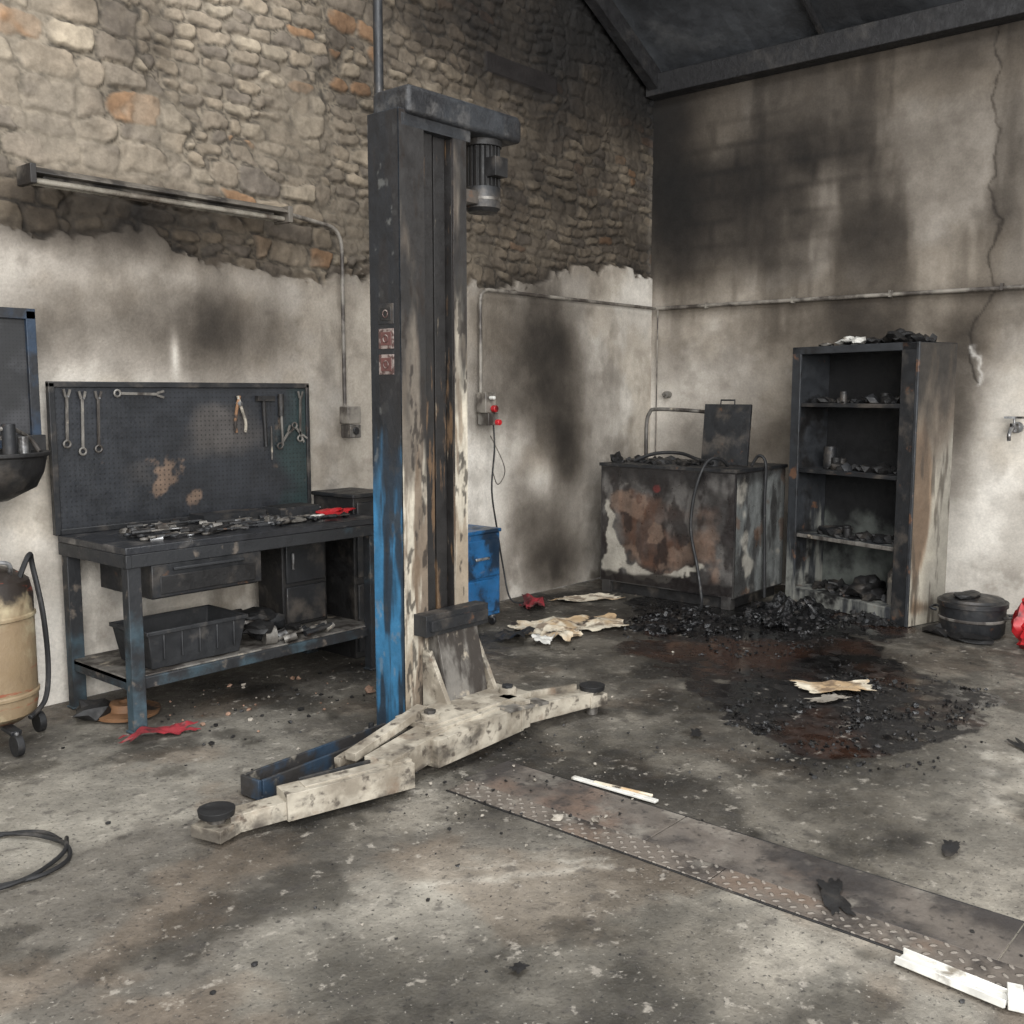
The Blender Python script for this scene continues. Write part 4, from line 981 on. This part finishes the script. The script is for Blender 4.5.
def pile(name, c, rx, ry, h, n, seed, mats=('cinder', 'char'), smin=.006, smax=.028, rot=0.0, lob=.38, mound=True):
    Rr = random.Random(seed); b = Build(name, bevel=0); bm = b.bm
    cr, sr = math.cos(rot), math.sin(rot)
    def kk(u, v):
        return 1 + lob * 1.4 * mnoise.noise(Vector((u * 1.8 + seed, v * 1.8, 3.3))) + lob * .7 * mnoise.noise(Vector((u * 4.5 + seed, v * 4.5, 7.3))) + lob * .35 * mnoise.noise(Vector((u * 12 + seed, v * 12, 1.3)))
    def hh(u, v):
        r2 = u * u + v * v
        if r2 >= 1 or not mound: return 0
        return h * (1 - r2) ** .8 * (.1 + 1.6 * max(0, .4 + mnoise.noise(Vector((u * 2.4 + seed, v * 2.4, seed)))))
    if mound:
        N_ = 80; g = {}
        for i in range(N_ + 1):
            for j in range(N_ + 1):
                u = (i / N_ * 2 - 1); v = (j / N_ * 2 - 1)
                uu = u * math.sqrt(1 - v * v / 2); vv = v * math.sqrt(1 - u * u / 2)
                k = kk(uu, vv)
                z = hh(uu, vv); z += (.006 + h * .10) * mnoise.noise(Vector((uu * rx * 45, vv * ry * 45, seed)))
                x = uu * rx * k; y = vv * ry * k
                edge_ = (uu * uu + vv * vv) > .95
                g[i, j] = bm.verts.new((c[0] + x * cr - y * sr, c[1] + x * sr + y * cr, -.006 if edge_ else z - .001))
        b.faces_mat([bm.faces.new((g[i, j], g[i + 1, j], g[i + 1, j + 1], g[i, j + 1])) for i in range(N_) for j in range(N_)], mats[0])
    for i in range(n):
        a = Rr.uniform(0, 2 * math.pi); q = Rr.random() ** .5 * 1.3
        if q > 1 and Rr.random() < .45: continue
        u, v = q * math.cos(a), q * math.sin(a); k = kk(u, v)
        x = u * rx * k; y = v * ry * k
        if not mound and mnoise.noise(Vector((x * 4 + seed, y * 4, 2))) < -.12 + .3 * (q - .7): continue
        s_ = (smin + (smax - smin) * Rr.random() ** 2.2) * (1.0 if q < 1 else .6)
        b.lump((c[0] + x * cr - y * sr, c[1] + x * sr + y * cr, max(0, hh(u, v)) + s_ * .3), (s_, s_ * Rr.uniform(.5, 1), s_ * Rr.uniform(.4, .8)), Rr.choice(mats), sub=1, rough=.5)
    b.done()
pile('charred_debris_pile', (6.80, 3.20, 0), .45, .30, .11, 420, 5, mats=('cinder', 'char', 'cinder'))
pile('charred_debris_pile', (6.16, 3.74, 0), .42, .38, .035, 620, 9, mats=('cinder', 'char', 'cinder'), lob=.45)
pile('charred_debris_pile', (4.98, 1.98, 0), .78, .48, 0, 2600, 14, mats=('cinder', 'char', 'cinder'), smin=.0035, smax=.017, rot=.15, lob=.5, mound=False)
pile('charred_debris_pile', (5.95, 2.95, 0), .70, .42, 0, 700, 17, mats=('cinder', 'char'), smin=.003, smax=.014, lob=.5, mound=False)
pile('charred_debris_pile', (7.12, 2.72, 0), .20, .22, .05, 160, 19, mats=('char', 'cinder', 'charmetal'))
b = Build('floor_rubble_crumbs', bevel=0)
Rr = random.Random(77)
for i in range(900):
    x = Rr.uniform(1.3, 7.6); y = Rr.uniform(.3, 5.0)
    if mnoise.noise(Vector((x * .8, y * .8, 4))) < Rr.uniform(-.4, .4): continue
    s_ = .002 + .009 * Rr.random() ** 4
    b.lump((x, y, s_ * .4), (s_, s_ * .8, s_ * .6), Rr.choice(['char', 'char', 'char', 'ash', 'cinder', 'char']), sub=1, rough=.5)
for i in range(170):
    x = Rr.gauss(3.1, .45); y = Rr.gauss(2.65, .3); s_ = .003 + .007 * Rr.random() ** 2
    b.lump((x, y, .008 + s_ * .4), (s_, s_ * .8, s_ * .6), Rr.choice(['char', 'ash', 'char', 'char']), sub=1, rough=.5)
for i in range(160):
    x = Rr.uniform(2.5, 4.1); y = Rr.uniform(4.0, 4.9); s_ = .004 + .014 * Rr.random() ** 3
    b.lump((x, y, s_ * .4), (s_, s_ * .8, s_ * .6), Rr.choice(['char', 'ash', 'char', 'char', 'brick']), sub=1, rough=.5)
b.lump((3.55, 4.10, .02), (.03, .022, .02), 'brick'); b.lump((2.92, 2.30, .015), (.024, .018, .012), 'ash'); b.lump((3.0, 2.18, .014), (.018, .016, .010), 'ash')
b.done()

# ------------------------------------------------------------------ light
w = bpy.data.worlds.new('overcast'); SC.world = w; w.use_nodes = True
bg = w.node_tree.nodes['Background']; bg.inputs[0].default_value = (.93, .965, 1.0, 1); bg.inputs[1].default_value = 1.4
def area(name, loc, target, sx, sy, power, color=(1, 1, 1)):
    l = bpy.data.lights.new(name, 'AREA'); l.shape = 'RECTANGLE'; l.size = sx; l.size_y = sy; l.energy = power; l.color = color
    o = bpy.data.objects.new(name, l); COL.objects.link(o); o.location = loc
    o.rotation_euler = (Vector(target) - Vector(loc)).to_track_quat('-Z', 'Y').to_euler()
area('daylight_from_open_door', (-1.5, -3.5, 3.4), (5.0, 3.0, 1.2), 5.0, 3.5, 860, (1.0, .985, .965))
area('overhead_area_light', (2.6, 1.6, 6.6), (4.2, 2.8, 0), 3.0, 3.0, 380, (.97, .985, 1.0))  # broad overhead area lamp aimed down; the modelled roof has no opening

cam = bpy.data.cameras.new('camera'); co = bpy.data.objects.new('camera', cam); COL.objects.link(co)
co.location = (0, 0, 1.62); co.rotation_euler = (math.radians(90 - 6.7), 0, math.radians(40.9 - 90))
cam.sensor_width = 36; cam.lens = 35.8; cam.clip_end = 100
SC.camera = co
SC.view_settings.view_transform = 'Standard'
